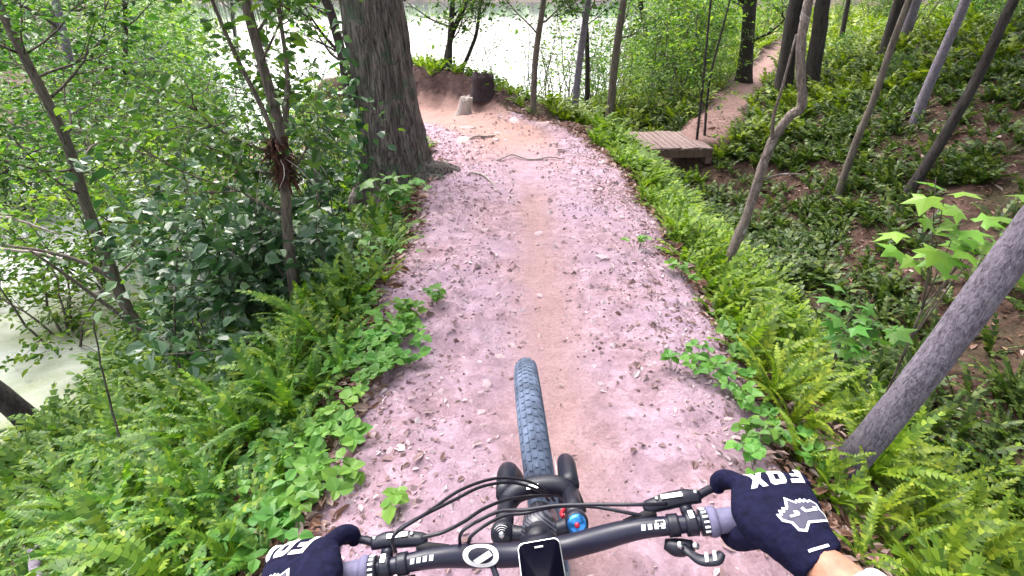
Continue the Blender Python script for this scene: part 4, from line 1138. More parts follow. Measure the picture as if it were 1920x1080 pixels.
# fine gravel too small to pick apart
bx_, by_ = sr.uniform(-.85, 1.25, 9500), .8 + 8 * sr.beta(1.0, 1.5, 9500)
hh, w1, _, d1 = terrain(bx_, by_, True)
k = (w1 > .6) & (d1 > .12) & (sr.uniform(0, 1, 9500) < .2 + .8 * patch(bx_, by_, 1.6, 92, .3, .6))
P0 = np.stack([bx_, by_, hh], -1)[k]
tet = np.array([(1, .1, -.2), (-.6, .8, -.2), (-.5, -.9, -.2), (.1, 0, .8), (.5, .75, .1)])
s = sr.gamma(2.0, .0032, len(P0)) * (1 + .08 * P0[:, 1]); a = sr.uniform(0, 6.28, len(P0))
V = np.empty((len(P0), 5, 3))
V[..., 0] = P0[:, None, 0] + s[:, None] * (np.cos(a)[:, None] * tet[:, 0] - np.sin(a)[:, None] * tet[:, 1])
V[..., 1] = P0[:, None, 1] + s[:, None] * (np.sin(a)[:, None] * tet[:, 0] + np.cos(a)[:, None] * tet[:, 1])
V[..., 2] = P0[:, None, 2] + s[:, None] * tet[:, 2]
tf = np.array([(0, 4, 3), (4, 1, 3), (1, 2, 3), (2, 0, 3)])
tag(MB().add(V.reshape(-1, 3), (np.arange(len(P0))[:, None, None] * 5 + tf).reshape(-1, 3)).build('gravel', M['trail_chip'], smooth=False), 'fine pale gravel strewn on the dirt trail', 'gravel', kind='stuff')

def stick(name, label, pts, r, mat='wood_dead', cat='branch', k=7, lift=True, forks=0, seed=0):
    rng = np.random.default_rng(seed + 900)
    P = np.array([(x, y, gz(x, y) + (z if len(t) == 0 else z)) if lift else (x, y, z) for (x, y, z, *t) in pts], float)
    root_loc = P[0].copy()
    C = catmull(P - root_loc, 6)
    C += rng.normal(0, r[0] * .25, C.shape)
    mb = MB(); addtube(mb, C, r, k, wob=.06, rng=rng)
    for f in range(forks):
        j = rng.integers(2, len(C) - 1); a = rng.uniform(0, 6.28)
        lp = limb(C[j], (math.cos(a), math.sin(a), .3), .25 * np.linalg.norm(C[-1]), r[-1], rng, 5, -.05)
        addtube(mb, lp, [r[-1] * .8, r[-1] * .3], 5)
    return tag(mb.build(name, M[mat], None, tuple(root_loc)), label, cat)
stick('fallen_twig', 'thin crooked twig lying across the trail beyond the oak', [(-.17, 5.85, .012), (.0, 6.05, .03), (.2, 5.98, .018), (.45, 5.97, .02), (.62, 5.92, .012)], [.011, .012, .008])
stick('fallen_branch', 'bleached white branch poking out of the bushes over the water', [(-6.1, 5.2, -.35), (-5.8, 5.3, -.42), (-5.5, 5.35, -.5), (-5.2, 5.4, -.68)], [.022, .018, .01], lift=False, forks=3)
stick('fallen_branch', 'second bleached branch below the white one over the water', [(-5.9, 5.0, -.62), (-5.55, 5.05, -.7), (-5.2, 5.1, -.78), (-4.95, 5.1, -.9)], [.02, .016, .01], lift=False, forks=2, seed=4)
stick('fallen_branch', 'pale grey branch lying on the fern slope at the rider\'s left', [(-2.6, 1.70, .2), (-2.35, 1.45, .22), (-2.1, 1.2, .2), (-1.9, .95, .12)], [.03, .026, .02], 'bark_grey', seed=5)
stick('exposed_root', 'curved pale root arching off the fern bank under the bent tree', [(1.66, 3.55, .02), (1.56, 3.3, .09), (1.5, 3.05, .08), (1.5, 2.9, .02), (1.48, 2.8, -.03)], [.018, .022, .02, .018], 'bark_pale', 'root', seed=6)
stick('exposed_root', 'dark gnarled root stub at the trail edge below the bent tree', [(1.36, 2.95, -.03), (1.4, 2.82, .06), (1.47, 2.70, .05), (1.56, 2.58, -.03)], [.05, .062, .05, .03], 'bark_mid', 'root', seed=7)
stick('dead_stick', 'thin green-grey stem curving through the ferns on the lake-side slope', [(-2.05, 1.75, .02), (-2.15, 1.95, .25), (-2.32, 2.2, .55), (-2.4, 2.35, .85), (-2.45, 2.5, 1.1)], [.007, .006, .004], 'bark_dark', 'stem', seed=8)
stick('dead_stick', 'long bare stem rising from the slope in front of the shore tree', [(-2.5, 3.0, .0), (-2.55, 3.1, .4), (-2.5, 3.2, .8), (-2.38, 3.3, 1.2)], [.010, .009, .005], 'bark_mid', 'stem', seed=9)
for q, (p, lab) in enumerate((([(-.62, 6.55, .0), (-.5, 6.8, .03), (-.3, 6.95, .02), (-.22, 7.2, .0)], 'knobbly root snaking out of the inside of the bend'),
                              ([(-.5, 5.5, .0), (-.3, 5.3, .015), (-.15, 5.0, .0)], 'short root poking out of the dirt by the oak'))):
    stick('exposed_root', lab, [(a_, b_, c_ - .006) for a_, b_, c_ in p], [.012, .015, .008], 'wood_dead', 'root', seed=60 + q)
for q, (p, lab) in enumerate((([(3.0, 3.3, .02), (3.25, 3.0, .10), (3.5, 2.75, .05)], 'grey stick lying on the dark soil at the gully bottom'),
                              ([(2.55, 4.3, .05), (2.8, 4.6, .10), (3.1, 4.85, .05)], 'grey stick on the litter of the gully beyond the bent tree'),
                              ([(3.3, 6.2, .04), (3.0, 6.5, .10), (2.7, 6.9, .06)], 'grey stick in the gully near the bridge'),
                              ([(2.9, 5.6, .05), (3.2, 5.5, .12), (3.6, 5.5, .05)], 'dead stick across the gully bottom'))):
    stick('dead_stick', lab, p, [.014, .012, .008], seed=20 + q, forks=2)
def stump(name, label, x, y, r, h, mat, seed, tilt=0):
    rg = np.random.default_rng(seed)
    mb = MB(); k = 22
    th = np.arange(k) * 2 * PI / k
    wob = 1 + .10 * np.sin(th * 3 + seed) + rg.normal(0, .05, k)
    rings = []
    for t, f in ((-.3, 1.35), (0, 1.2), (.3, 1.0), (.8, .95), (1.0, .9), (1.02, .6), (.96, .3)):
        jag = rg.normal(0, .10, k) if t > .9 else 0
        rings.append(np.stack([r * f * wob * np.cos(th) + tilt * t * h, r * f * wob * np.sin(th), h * (t + jag) * np.ones(k)], -1))
    V = np.concatenate(rings + [[(tilt * h, 0, h * .95)]])
    i = np.arange(len(rings) - 1)[:, None] * k; j = np.arange(k)[None]; j2 = (j + 1) % k
    Q = np.stack([i + j, i + j2, i + k + j2, i + k + j], -1).reshape(-1, 4)
    o_ = (len(rings) - 1) * k
    Tt = np.stack([o_ + np.arange(k), o_ + (np.arange(k) + 1) % k, np.full(k, len(V) - 1)], -1)
    mb.add(V, Q, Tt)
    return tag(mb.build(name, M[mat], None, (x, y, gz(x, y))), label, 'stump')
stump('tree_stump', 'charred black stump beside the trail bend', -.5, 9.12, .19, .30, 'stump', 2)
stump('tree_stump', 'short pale broken stump in front of the charred one', -.80, 8.72, .105, .24, 'wood_dead', 3, .25)
# earth clods and humps where the trail gets rough
cm = [stone_mesh(s + 40, 2) for s in range(3)]
dirtm = mat_plain('dirt_clod', (.36, .255, .26), .95, 0, .2, .3, 12, .8)
for c in cm: c.materials.clear(); c.materials.append(dirtm)
for q, (x, y, s, lab) in enumerate([(-.52, 6.35, .13, 'rounded dirt hump between oak root and trail'), (-.62, 6.75, .16, 'flat dirt hump on the inside of the trail bend'), (-.7, 7.5, .12, 'dirt lump near the pale stump'), (.05, 7.9, .14, 'broad dirt lip on the outside of the bend'), (.45, 7.7, .16, 'broad crumbling dirt lump by the slim tree'), (-.2, 7.35, .07, 'small dirt lump in the middle of the bend'), (-.38, 6.9, .06, 'small dark dirt lump before the bend')]):
    o = link('dirt_clod', cm[q % 3], None, (x, y, gz(x, y) - s * .1)); o.scale = (s * 1.3, s, s * .6); o.rotation_euler = (0, 0, q * 1.7)
    tag(o, lab, 'dirt clod')
# far shore woods, one green mass across the lake
fr = np.random.default_rng(55)
n = 9000
a = fr.uniform(-1.0, .75, n); r = fr.uniform(345, 380, n)
P = np.stack([r * np.sin(a), r * np.cos(a), 1.5 + 6 * fr.beta(1.2, 1.6, n)], -1)
V, F = leaf_cloud(P, 3.6, fr, 'quad', .8, .6)
tag(MB().add(V, F).build('far_shore_woods', M['leaf_mid'], smooth=False), 'distant line of woods on the far shore of the lake', 'woods', kind='stuff')


# ------------------------------------------------------------------ the bicycle
M['alloy_black'] = mat_plain('black_anodised', (.008, .008, .018), .4, .0, .4, .2, 60)
M['bar_black'] = mat_plain('satin_black_bar', (.008, .008, .024), .36, .0, .45, .15, 30)
M['rubber'] = mat_plain('black_rubber', (.014, .013, .016), .75, 0, .3, .3, 80, .2)
M['tyre'] = mat_plain('dusty_tyre', (.10, .125, .185), .85, 0, .2, .45, 22, .3)
M['cable'] = mat_plain('cable_housing', (.010, .009, .018), .35, 0, .4, .15, 60)
M['silver'] = mat_plain('bright_metal', (.62, .62, .64), .28, 1, .5, .1, 60)
M['white_print'] = mat_plain('white_print', (.82, .82, .82), .5, 0, .4, .04, 60)
M['blue_anod'] = mat_plain('blue_anodised', (.03, .22, .62), .22, .75, .6, .15, 60, 0, .4)
M['red_anod'] = mat_plain('red_anodised', (.50, .02, .04), .3, .4, .6, .15, 60)
M['grip'] = mat_plain('grey_grip', (.13, .12, .20), .7, 0, .3, .15, 90, .3)
M['glass_black'] = mat_plain('phone_glass', (.002, .002, .006), .3, 0, .02, .05, 20)
M['glove'] = mat_plain('navy_glove_fabric', (.006, .006, .024), .88, 0, .12, .35, 90, .9)
M['grey_print'] = mat_plain('grey_print', (.055, .052, .085), .6, 0, .3, .05, 60)
M['skin'] = mat_plain('skin', (.36, .17, .115), .6, 0, .3, .22, 60, .5)
M['skin'].node_tree.nodes['Principled BSDF'].inputs['Subsurface Weight'].default_value = .15
M['skin'].node_tree.nodes['Principled BSDF'].inputs['Subsurface Radius'].default_value = (.012, .005, .003)
M['shirt'] = mat_plain('white_jersey', (.72, .76, .76), .85, 0, .2, .05, 120, .2)
def mat_carbon():
    m, nt, b, out = nmat('carbon_weave')
    v = texco(nt, (170, 170, 170))
    w = N(nt, 'ShaderNodeTexWave', Scale=.42, Distortion=.6); w.bands_direction = 'DIAGONAL'
    nt.links.new(v, w.inputs['Vector'])
    r = ramp(nt, w.outputs['Fac'], [(.35, (.010, .010, .018)), (.65, (.075, .072, .10))])
    nt.links.new(r.outputs[0], b.inputs['Base Color']); b.inputs['Roughness'].default_value = .3
    return m
M['carbon'] = mat_carbon()

LAM, PHI, BX0 = math.radians(6.0), math.radians(4), .145
S_PT = np.array([0, .474, 1.014]); U_AX = np.array([0, -.695, .719]); U_AX = U_AX / np.linalg.norm(U_AX)
def W(p, steer=True):
    """bike frame (upright, wheel straight) -> world (leant and steered)"""
    p = np.atleast_2d(np.asarray(p, float)).copy()
    p[:, 0] *= .955
    if steer:
        v = p - S_PT
        p = S_PT + v * math.cos(PHI) + np.cross(U_AX, v) * math.sin(PHI) + U_AX * (v @ U_AX)[:, None] * (1 - math.cos(PHI))
    return np.stack([BX0 + p[:, 0] * math.cos(LAM) - p[:, 2] * math.sin(LAM), p[:, 1], p[:, 2] * math.cos(LAM) + p[:, 0] * math.sin(LAM)], -1)

BIKE_O = np.array([BX0, .4, 0.0])
bike = thing('mountain_bike', 'black mountain bike being ridden along the trail, phone clamped on its stem', 'bicycle', tuple(BIKE_O))

def part(name, mb, mat, parent=bike, steer=True, local=True, smooth=True):
    """local: vertices are in the bike frame"""
    for i in range(len(mb.V)):
        mb.V[i] = (W(mb.V[i], steer) if local else mb.V[i]) - BIKE_O
    o = mb.build(name, M[mat] if isinstance(mat, str) else mat, None, None, smooth)
    o.parent = parent
    return o

def bar_pt(x):
    ax = np.abs(x)
    return np.stack([x, .458 - np.maximum(0, ax - .07) * .07, 1.014 + .030 * sstep(.03, .17, ax) + .006 * sstep(.15, .4, ax)], -1)

xs = np.linspace(-.385, .385, 81)
bp = bar_pt(xs)
br = np.interp(np.abs(xs), [0, .05, .10, .19, .24, .385], [.0168, .0168, .0166, .0128, .0110, .0110])
bar = part('handlebar', addtube(MB(), bp, list(br), 20), 'bar_black')

def on_bar(x, ang, lift=.0011):
    """point on the bar surface at lateral x, ang = 0 on top, + towards the front"""
    c = bar_pt(np.asarray(x, float)); r = np.interp(np.abs(x), np.abs(xs)[40:], br[40:]) + lift
    return c + np.stack([0 * x, np.sin(ang) * r, np.cos(ang) * r], -1)

def bar_decal(name, polys, xc, mat='white_print', tilt=-.55):
    mb = MB()
    for ring_out, ring_in in polys:
        A = np.array(ring_out, float); B = np.array(ring_in, float); n = len(A)
        P = np.vstack([A, B])
        V = on_bar(xc + P[:, 0], P[:, 1] / .0165 + tilt)
        j = np.arange(n - 1)
        mb.add(V, np.stack([j, j + 1, n + j + 1, n + j], -1))
    return part(name, mb, mat, bar)
t = np.linspace(0, 2 * PI, 29)
# left: bold oval ring with a slanted bar through it
ring = ([(.026 * math.cos(a), .017 * math.sin(a)) for a in t], [(.0185 * math.cos(a), .0105 * math.sin(a)) for a in t])
slash = ([(-.012 + .024 * q, -.006 + .012 * q) for q in np.linspace(0, 1, 8)], [(-.007 + .024 * q, -.012 + .012 * q) for q in np.linspace(0, 1, 8)])
bar_decal('bar_logo', [ring, slash], -.086)
# right / left: short dashes of the same print further out
for sx in (-1, 1):
    pl = []
    for k in range(4):
        c = sx * (.158 + .0095 * k)
        pl.append(([(c - .003, -.004), (c - .002, .004)], [(c + .003, -.004), (c + .004, .004)]))
    bar_decal('bar_lettering', pl, 0)

# controls, built for the right hand side and mirrored
def frame_at(x):
    p = bar_pt(np.array([x]))[0]; q = bar_pt(np.array([x + .01]))[0]
    e1 = (q - p) / np.linalg.norm(q - p); e3 = np.array([0, 0, 1.]); e2 = np.cross(e3, e1); e2 /= np.linalg.norm(e2)
    return p, e1, e2, np.cross(e1, e2)

def mir(mb, sx):
    if sx < 0:
        for i in range(len(mb.V)): mb.V[i] = mb.V[i] * np.array([-1, 1, 1])
        mb.F = [f[:, ::-1] for f in mb.F]
    return mb

for sx in (1, -1):
    p, e1, e2, e3 = frame_at(.30)
    mb = MB(); P = bar_pt(np.linspace(.262, .392, 14)); addtube(mb, P, [.0165] * 3, 18)
    grip = part('grip', mir(mb, sx), 'grip')
    mb = MB(); P = bar_pt(np.linspace(.2535, .2655, 4)); addtube(mb, P, [.0195, .0205, .0205, .0195], 20)
    part('grip_flange', mir(mb, sx), 'grip', grip)
    mb = MB(); P = bar_pt(np.linspace(.242, .2525, 5)); addtube(mb, P, [.0175, .018, .018, .0175], 18)
    col_ = part('lock_collar', mir(mb, sx), 'alloy_black', grip)
    mb = MB()
    for a in np.linspace(-1.3, .9, 7):
        c = bar_pt(np.array([.2475]))[0] + np.array([0, math.sin(a), math.cos(a)]) * .0185
        box(mb, c, (.0035, 0, 0), np.array([0, math.cos(a), -math.sin(a)]) * .0013, np.array([0, math.sin(a), math.cos(a)]) * .0008)
    part('collar_mark', mir(mb, sx), 'white_print', grip, smooth=False)
    # brake: clamp, reservoir body, lever blade
    mb = MB(); P = bar_pt(np.linspace(.2215, .2375, 5)); addtube(mb, P, [.0165] * 2, 16)
    pc = bar_pt(np.array([.2295]))[0]
    box(mb, pc + np.array([0, .021, .004]), (.008, 0, 0), (0, .008, 0), (0, 0, .006))
    brake = part('brake_lever', mir(mb, sx), 'alloy_black')
    bp0 = pc + np.array([.004, .034, .006])
    mb = MB()
    body = np.array([(.022, .0, .002), (.0, .002, .003), (-.028, .000, .003), (-.058, -.004, .002), (-.066, -.005, .002)]) + bp0
    addtube(mb, catmull(body, 4), [.009, .0125, .0125, .010, .005], 12, flat=.85)
    part('reservoir', mir(mb, sx), 'alloy_black', brake)
    mb = MB(); addtube(mb, catmull(np.array([(-.05, -.012, -.002), (-.075, -.016, -.003), (-.1, -.018, -.004)]) + bp0, 3), [.0055, .0075, .006, .0035], 10)
    part('hose_sleeve', mir(mb, sx), 'rubber', brake)
    mb = MB(); box(mb, bp0 + np.array([-.022, -.001, .0148]), (.016, 0, 0), (0, .0035, 0), (0, 0, .0012))
    part('reservoir_mark', mir(mb, sx), 'silver', brake, smooth=False)
    for q in ((-.044, .0, .011), (.016, .003, .009)):
        mb = MB(); addtube(mb, [bp0 + np.array(q), bp0 + np.array(q) + np.array([0, 0, .004])], .0034, 10)
        part('bolt', mir(mb, sx), 'silver', brake)
    blade = np.array([(.018, .004, -.002), (.045, .016, -.006), (.078, .020, -.010), (.098, .018, -.010), (.108, .012, -.008)]) + bp0
    mb = MB(); addtube(mb, catmull(blade, 5), [.0065, .0065, .006, .0065, .005], 10, flat=.7)
    part('lever_blade', mir(mb, sx), 'alloy_black', brake)
    mb = MB(); box(mb, pc + np.array([0, .002, .0172]), (.0035, 0, 0), (0, .006, 0), (0, 0, .0012))
    part('clamp_mark', mir(mb, sx), 'silver', brake, smooth=False)
    # shifter pod below and behind the bar
    mb = MB(); P = bar_pt(np.linspace(.196, .2115, 5)); addtube(mb, P, [.0155] * 2, 16)
    ps = bar_pt(np.array([.204]))[0]
    addtube(mb, catmull([ps + np.array([-.018, -.014, -.018]), ps + np.array([0, -.021, -.020]), ps + np.array([.022, -.022, -.018])], 4), [.007, .012, .012, .007], 12)
    sh = part('shifter', mir(mb, sx), 'alloy_black')
    if sx > 0:
        pd = np.array([(.004, -.026, -.010), (.012, -.040, -.008), (.022, -.052, -.004), (.040, -.056, .0), (.050, -.050, .002)]) + ps
        mb = MB(); addtube(mb, catmull(pd, 4), [.006, .006, .0085, .0095, .006], 10, flat=.55)
        pdl = part('thumb_paddle', mb, 'alloy_black', sh)
        mb = MB()
        for q in (0, 1):
            c = ps + np.array([.027 + .011 * q, -.0545, .0050 + .001 * q])
            box(mb, c, (.0022, .0, 0), (.0015, .0058, .001), (0, 0, .0008))
        part('paddle_mark', mb, 'silver', pdl, smooth=False)
        for q in ((.0, -.026, -.006), (.022, -.028, -.010)):
            mb = MB(); addtube(mb, [ps + np.array(q), ps + np.array(q) + np.array([0, -.003, .004])], .0048, 12)
            part('bolt', mb, 'silver', sh)
        mb = MB(); A = on_bar(np.array([.178, .19, .178, .19, .178]), np.array([-.05, -.05, -.55, -.55, -.3]))
        for (i, j) in ((0, 1), (2, 3), (0, 2), (1, 3)):
            addtube(mb, [A[i], A[j]], .0009, 5)
        part('clamp_print', mb, 'white_print', sh)

# stem, phone and its cradle
a_ax = np.array([0, .695, -.719]); n_ax = np.array([0, .719, .695])
mb = MB(); addtube(mb, [(-.026, .458, 1.014), (.026, .458, 1.014)], [.024, .024], 20)
addtube(mb, [S_PT + n_ax * 0 - a_ax * .012, S_PT + a_ax * .055], [.021, .021], 20)
box(mb, (0, .470, 1.010), (.018, 0, 0), (0, .02, 0), (0, 0, .02))
stem = part('stem', mb, 'alloy_black')
# phone axes: right edge, up-screen direction, normal
pr = np.array([.995, .03, .0]); pr /= np.linalg.norm(pr)
pu = np.array([-.03, .93, .30]); pu -= pr * (pr @ pu); pu /= np.linalg.norm(pu)
pn = np.cross(pr, pu)
pc0 = np.array([.006, .418, 1.098])              # middle of the top edge
PL, PW, PT = .124, .0295, .0045
def phone_box(c, hw, hl, ht):
    mb = MB(); k = 6; ring = []
    rad = .008
    for (sx, sy, a0) in ((1, 1, 0), (-1, 1, PI / 2), (-1, -1, PI), (1, -1, 1.5 * PI)):
        for q in range(k):
            a = a0 + q / (k - 1) * PI / 2
            ring.append((sx * (hw - rad) + rad * math.cos(a), sy * (hl - rad) + rad * math.sin(a)))
    ring = np.array(ring); n = len(ring)
    top = c + ring[:, :1] * pr + ring[:, 1:] * pu + pn * ht; bot = c + ring[:, :1] * pr + ring[:, 1:] * pu - pn * ht
    V = np.vstack([top, bot, c + pn * ht, c - pn * ht]); j = np.arange(n); j2 = (j + 1) % n
    mb.add(V, np.stack([j, n + j, n + j2, j2], -1), np.stack([j, j2, np.full(n, 2 * n)], -1), np.stack([n + j2, n + j, np.full(n, 2 * n + 1)], -1))
    return mb
phc = pc0 - pu * PL / 2
phone_root = thing('phone', 'black smartphone with a pale metal rim clamped above the bike stem', 'phone', (0, 0, 0))
def phpart(name, mb, mat, parent=phone_root):
    mb.V = [W(v) - PH_O for v in mb.V]
    o = mb.build(name, M[mat]); o.parent = parent; return o
PH_O = W(phc)[0]; phone_root.location = tuple(PH_O)
o = phpart('body', phone_box(phc, PW, PL / 2, PT), 'silver'); bevel_obj(o, .0008)
scr = phpart('screen', phone_box(phc + pn * .0006, PW - .0014, PL / 2 - .0014, PT), 'glass_black')
mb = MB(); c = phc + pu * (PL / 2 - .0085) + pn * (PT + .0009); box(mb, c, pr * .0058, pu * .0010, pn * .0003)
phpart('speaker_slot', mb, 'white_print', scr)
mb = MB(); c = phc - pu * (PL / 2 - .008) + pn * (PT + .0009)
addtube(mb, [c, c + pn * .0004], .0045, 16); phpart('home_button', mb, 'rubber', scr)
mb = MB()
for s_ in (-1, 1):
    box(mb, phc - pn * .003 + pr * s_ * (PW + .003) - pu * .022, pr * .0022, pu * .042, pn * .006)
    box(mb, phc - pn * .012 + pr * s_ * .017 - pu * .02, pr * .017, pu * .01, pn * .0025)
addtube(mb, [phc - pn * .012, np.array([0, .455, 1.035])], [.012, .010], 14)
mb2 = addtube(MB(), catmull([phc - pn * .012 - pu * .02 - pr * .02, phc - pn * .02 - pr * .05 - pu * .005, np.array([-.075, .452, 1.012])], 4), .0045, 8)
cr_ = part('phone_mount', mb, 'alloy_black', smooth=False)
part('mount_arm', mb2, 'alloy_black', cr_)
for s_, uu in ((1, .0), (-1, .006), (-1, -.014)):
    c = phc + pr * s_ * (PW + .0055) + pu * uu + pn * .002
    part('bolt', addtube(MB(), [c, c + pn * .003], .0028, 10), 'silver', cr_)

# head tube, fork
mb = MB(); addtube(mb, [S_PT + a_ax * .05, S_PT + a_ax * .10, S_PT + a_ax * .19], [.030, .031, .034], 24)
head = part('head_tube', mb, 'carbon', steer=False)
K = np.array([0, .552, .936])
Q1 = K + a_ax * .13 + n_ax * .034
AX = np.array([0, .99, .49])
mb = MB()
addtube(mb, catmull([K + [-.066, 0, 0], K + [-.03, -.012, .004], K + [.03, -.012, .004], K + [.066, 0, 0]], 4), [.016, .013, .013, .016], 12)
cw = catmull([Q1 + [-.078, -.03, -.03], Q1 + [-.062, .0, .0], Q1 + [-.03, .012, .012], Q1 + [.03, .012, .012], Q1 + [.062, .0, .0], Q1 + [.078, -.03, -.03]], 6)
addtube(mb, cw, [.016, .021, .021, .021, .021, .016], 16)
fork = part('fork', mb, 'alloy_black')
mb = MB(); box(mb, Q1 + np.array([-.008, -.002, .034]), (.012, 0, 0), (0, .004, .001), (0, -.0004, .0012)); part('fork_mark', mb, 'silver', fork, smooth=False)
for s_ in (-1, 1):
    ex = np.array([s_ * .066, 0, 0])
    mb = MB(); addtube(mb, [K + ex, Q1 + ex * 1.0], [.0175, .0175], 16); part('stanchion', mb, 'alloy_black', fork)
    mb = MB(); addtube(mb, catmull([Q1 + ex * 1.05 + n_ax * .012, Q1 + ex * 1.05 + a_ax * .10 + n_ax * .045, (Q1 + AX) / 2 + ex * 1.05 + n_ax * .05, AX + ex * .95], 4), [.018, .021, .021, .020], 16)
    part('fork_leg', mb, 'alloy_black', fork)
    top = K + ex - a_ax * .004
    mb = MB(); addtube(mb, [top, top - a_ax * .014, top - a_ax * .02], [.0215, .0205, .016], 22)
    cap = part('fork_cap', mb, 'alloy_black', fork)
    if s_ > 0:
        mb = MB(); addtube(mb, [top - a_ax * .018, top - a_ax * .027, top - a_ax * .030], [.0175, .0165, .012], 22); part('dial', mb, 'blue_anod', cap)
        mb = MB(); addtube(mb, [top - a_ax * .029, top - a_ax * .034], [.005, .004], 12); part('knob', mb, 'red_anod', cap)
        mb = MB(); addtube(mb, catmull([K + ex + [-.022, .004, .014], K + ex + [-.024, .02, .0], K + ex + [-.018, .035, -.012]], 3), .004, 8); part('lever', mb, 'red_anod', cap)
    else:
        mb = MB(); addtube(mb, [top - a_ax * .019, top - a_ax * .0215], [.006, .005], 12); part('valve', mb, 'silver', cap)
        mb = MB()
        for k in range(3):
            a = np.linspace(-.8, .8, 6)
            rr = .0085 + .0035 * k
            P = [top - a_ax * .0212 + rr * (np.array([math.sin(q), 0, 0]) + math.cos(q) * n_ax) for q in a]
            addtube(mb, P, .0006, 4)
        part('cap_print', mb, 'white_print', cap)

# wheel with knobbly tyre
def wheel(c, R, wid, steer, name):
    w_ = MB()
    k1, k2 = 72, 14
    ang = np.arange(k1) * 2 * PI / k1; th = np.arange(k2) * 2 * PI / k2
    rr = (R - wid / 2) + (wid / 2) * np.cos(th); xx = wid / 2 * np.sin(th) * 1.02
    V = np.empty((k1, k2, 3))
    V[..., 0] = c[0] + xx[None]; V[..., 1] = c[1] + np.cos(ang)[:, None] * rr[None]; V[..., 2] = c[2] + np.sin(ang)[:, None] * rr[None]
    i = np.arange(k1)[:, None]; j = np.arange(k2)[None]
    F = np.stack([i * k2 + j, i * k2 + (j + 1) % k2, ((i + 1) % k1) * k2 + (j + 1) % k2, ((i + 1) % k1) * k2 + j], -1).reshape(-1, 4)
    w_.add(V.reshape(-1, 3), F)
    ty = part(name, w_, 'tyre', steer=steer)
    kn = MB()
    nk = 110
    for q in range(nk):
        a = q * 2 * PI / nk
        for (t0, off) in ((-.92, .0), (-.42, .5), (0.0, .0), (.42, .5), (.92, .0)):
            aa = a + off * PI / nk
            rc = (R - wid / 2) + (wid / 2 + .001) * math.cos(t0); xc = wid / 2 * math.sin(t0) * 1.02
            er = np.array([0, math.cos(aa), math.sin(aa)]); ea = np.array([0, -math.sin(aa), math.cos(aa)]); ex = np.array([1., 0, 0])
            nn = er * math.cos(t0) + ex * math.sin(t0); tt = ex * math.cos(t0) - er * math.sin(t0)
            box(kn, np.array(c) + er * rc + ex * xc, tt * .0050, ea * .0070, nn * .0009)
    tr = part('tread', kn, 'tyre', ty, steer=steer, smooth=False); tr['kind'] = 'stuff'
    mb = MB(); P = [np.array(c) + np.array([0, math.cos(a), math.sin(a)]) * (R - wid * .86) for a in np.linspace(0, 2 * PI, 49)]
    addtube(mb, P, .013, 8, cap=False); part('rim', mb, 'alloy_black', ty, steer=steer)
    for q in range(16):
        a = q * 2 * PI / 16; e = np.array([0, math.cos(a), math.sin(a)]); b2 = a + (.35 if q % 2 else -.35); f = np.array([0, math.cos(b2), math.sin(b2)])
        sd = .03 if q % 4 < 2 else -.03
        mb = MB(); addtube(mb, [np.array(c) + f * .026 + np.array([sd, 0, 0]), np.array(c) + e * (R - wid * .9)], .0011, 4, cap=False); part('spoke', mb, 'alloy_black', ty, steer=steer)
    mb = MB(); addtube(mb, [np.array(c) + [-.05, 0, 0], np.array(c) + [.05, 0, 0]], [.016, .028, .018, .028, .016], 16); part('hub', mb, 'alloy_black', ty, steer=steer)
    return ty
wheel(AX, .372, .069, True, 'front_wheel')
mb = MB(); addtube(mb, [AX + [.043, 0, 0], AX + [.045, 0, 0]], [.09, .09], 40); part('brake_disc', mb, 'silver')
mb = MB(); box(mb, AX + np.array([.048, -.075, .06]), (.012, 0, 0), (0, .02, .02), (0, -.014, .014)); part('brake_caliper', mb, 'alloy_black')
# frame behind the bars and rear wheel
REAR = AX + np.array([0, -1.19 * math.cos(.33), -1.19 * math.sin(.33)])
bb = AX * .34 + REAR * .66 + np.array([0, .01, -.03])
seat_t = bb + np.array([0, -.30, .36])
h1 = S_PT + a_ax * .07; h2 = S_PT + a_ax * .16
mb = MB(); addtube(mb, [h1, (h1 + seat_t) / 2 + np.array([0, 0, -.02]), seat_t], [.022, .02, .017], 14)
addtube(mb, [h2, (h2 + bb) / 2, bb], [.028, .03, .032], 14); addtube(mb, [bb, seat_t + np.array([0, -.03, .05])], [.022, .018], 14)
for s_ in (-1, 1):
    addtube(mb, catmull([bb + [s_ * .03, 0, 0], (bb + REAR) / 2 + [s_ * .055, 0, .01], REAR + [s_ * .06, 0, 0]], 3), .011, 8)
    addtube(mb, catmull([seat_t + [s_ * .015, 0, -.03], (seat_t + REAR) / 2 + [s_ * .05, 0, .02], REAR + [s_ * .06, 0, 0]], 3), .009, 8)
part('frame', mb, 'carbon', steer=False)
wheel(REAR, .372, .062, False, 'rear_wheel')
mb = MB(); sdl = catmull([seat_t + [0, .10, .13], seat_t + [0, .03, .135], seat_t + [0, -.08, .12], seat_t + [0, -.15, .125]], 5)
addtube(mb, sdl, [.015, .03, .06, .055], 12, flat=.35); sd_ = part('saddle', mb, 'rubber', steer=False)
mb = MB(); addtube(mb, [seat_t, seat_t + np.array([0, -.05, .12])], .0145, 12); part('seat_post', mb, 'alloy_black', steer=False)
for s_ in (-1, 1):
    mb = MB(); c0 = bb + np.array([s_ * .06, 0, 0]); c1 = c0 + np.array([s_ * .012, s_ * .165, s_ * .03]); addtube(mb, [bb, c0, c1], [.012, .012, .010], 8)
    ck = part('crank', mb, 'alloy_black', steer=False)
    mb = MB(); box(mb, c1 + np.array([s_ * .06, 0, 0]), (.05, 0, 0), (0, .05, 0), (0, 0, .008)); part('pedal', mb, 'alloy_black', ck, steer=False, smooth=False)

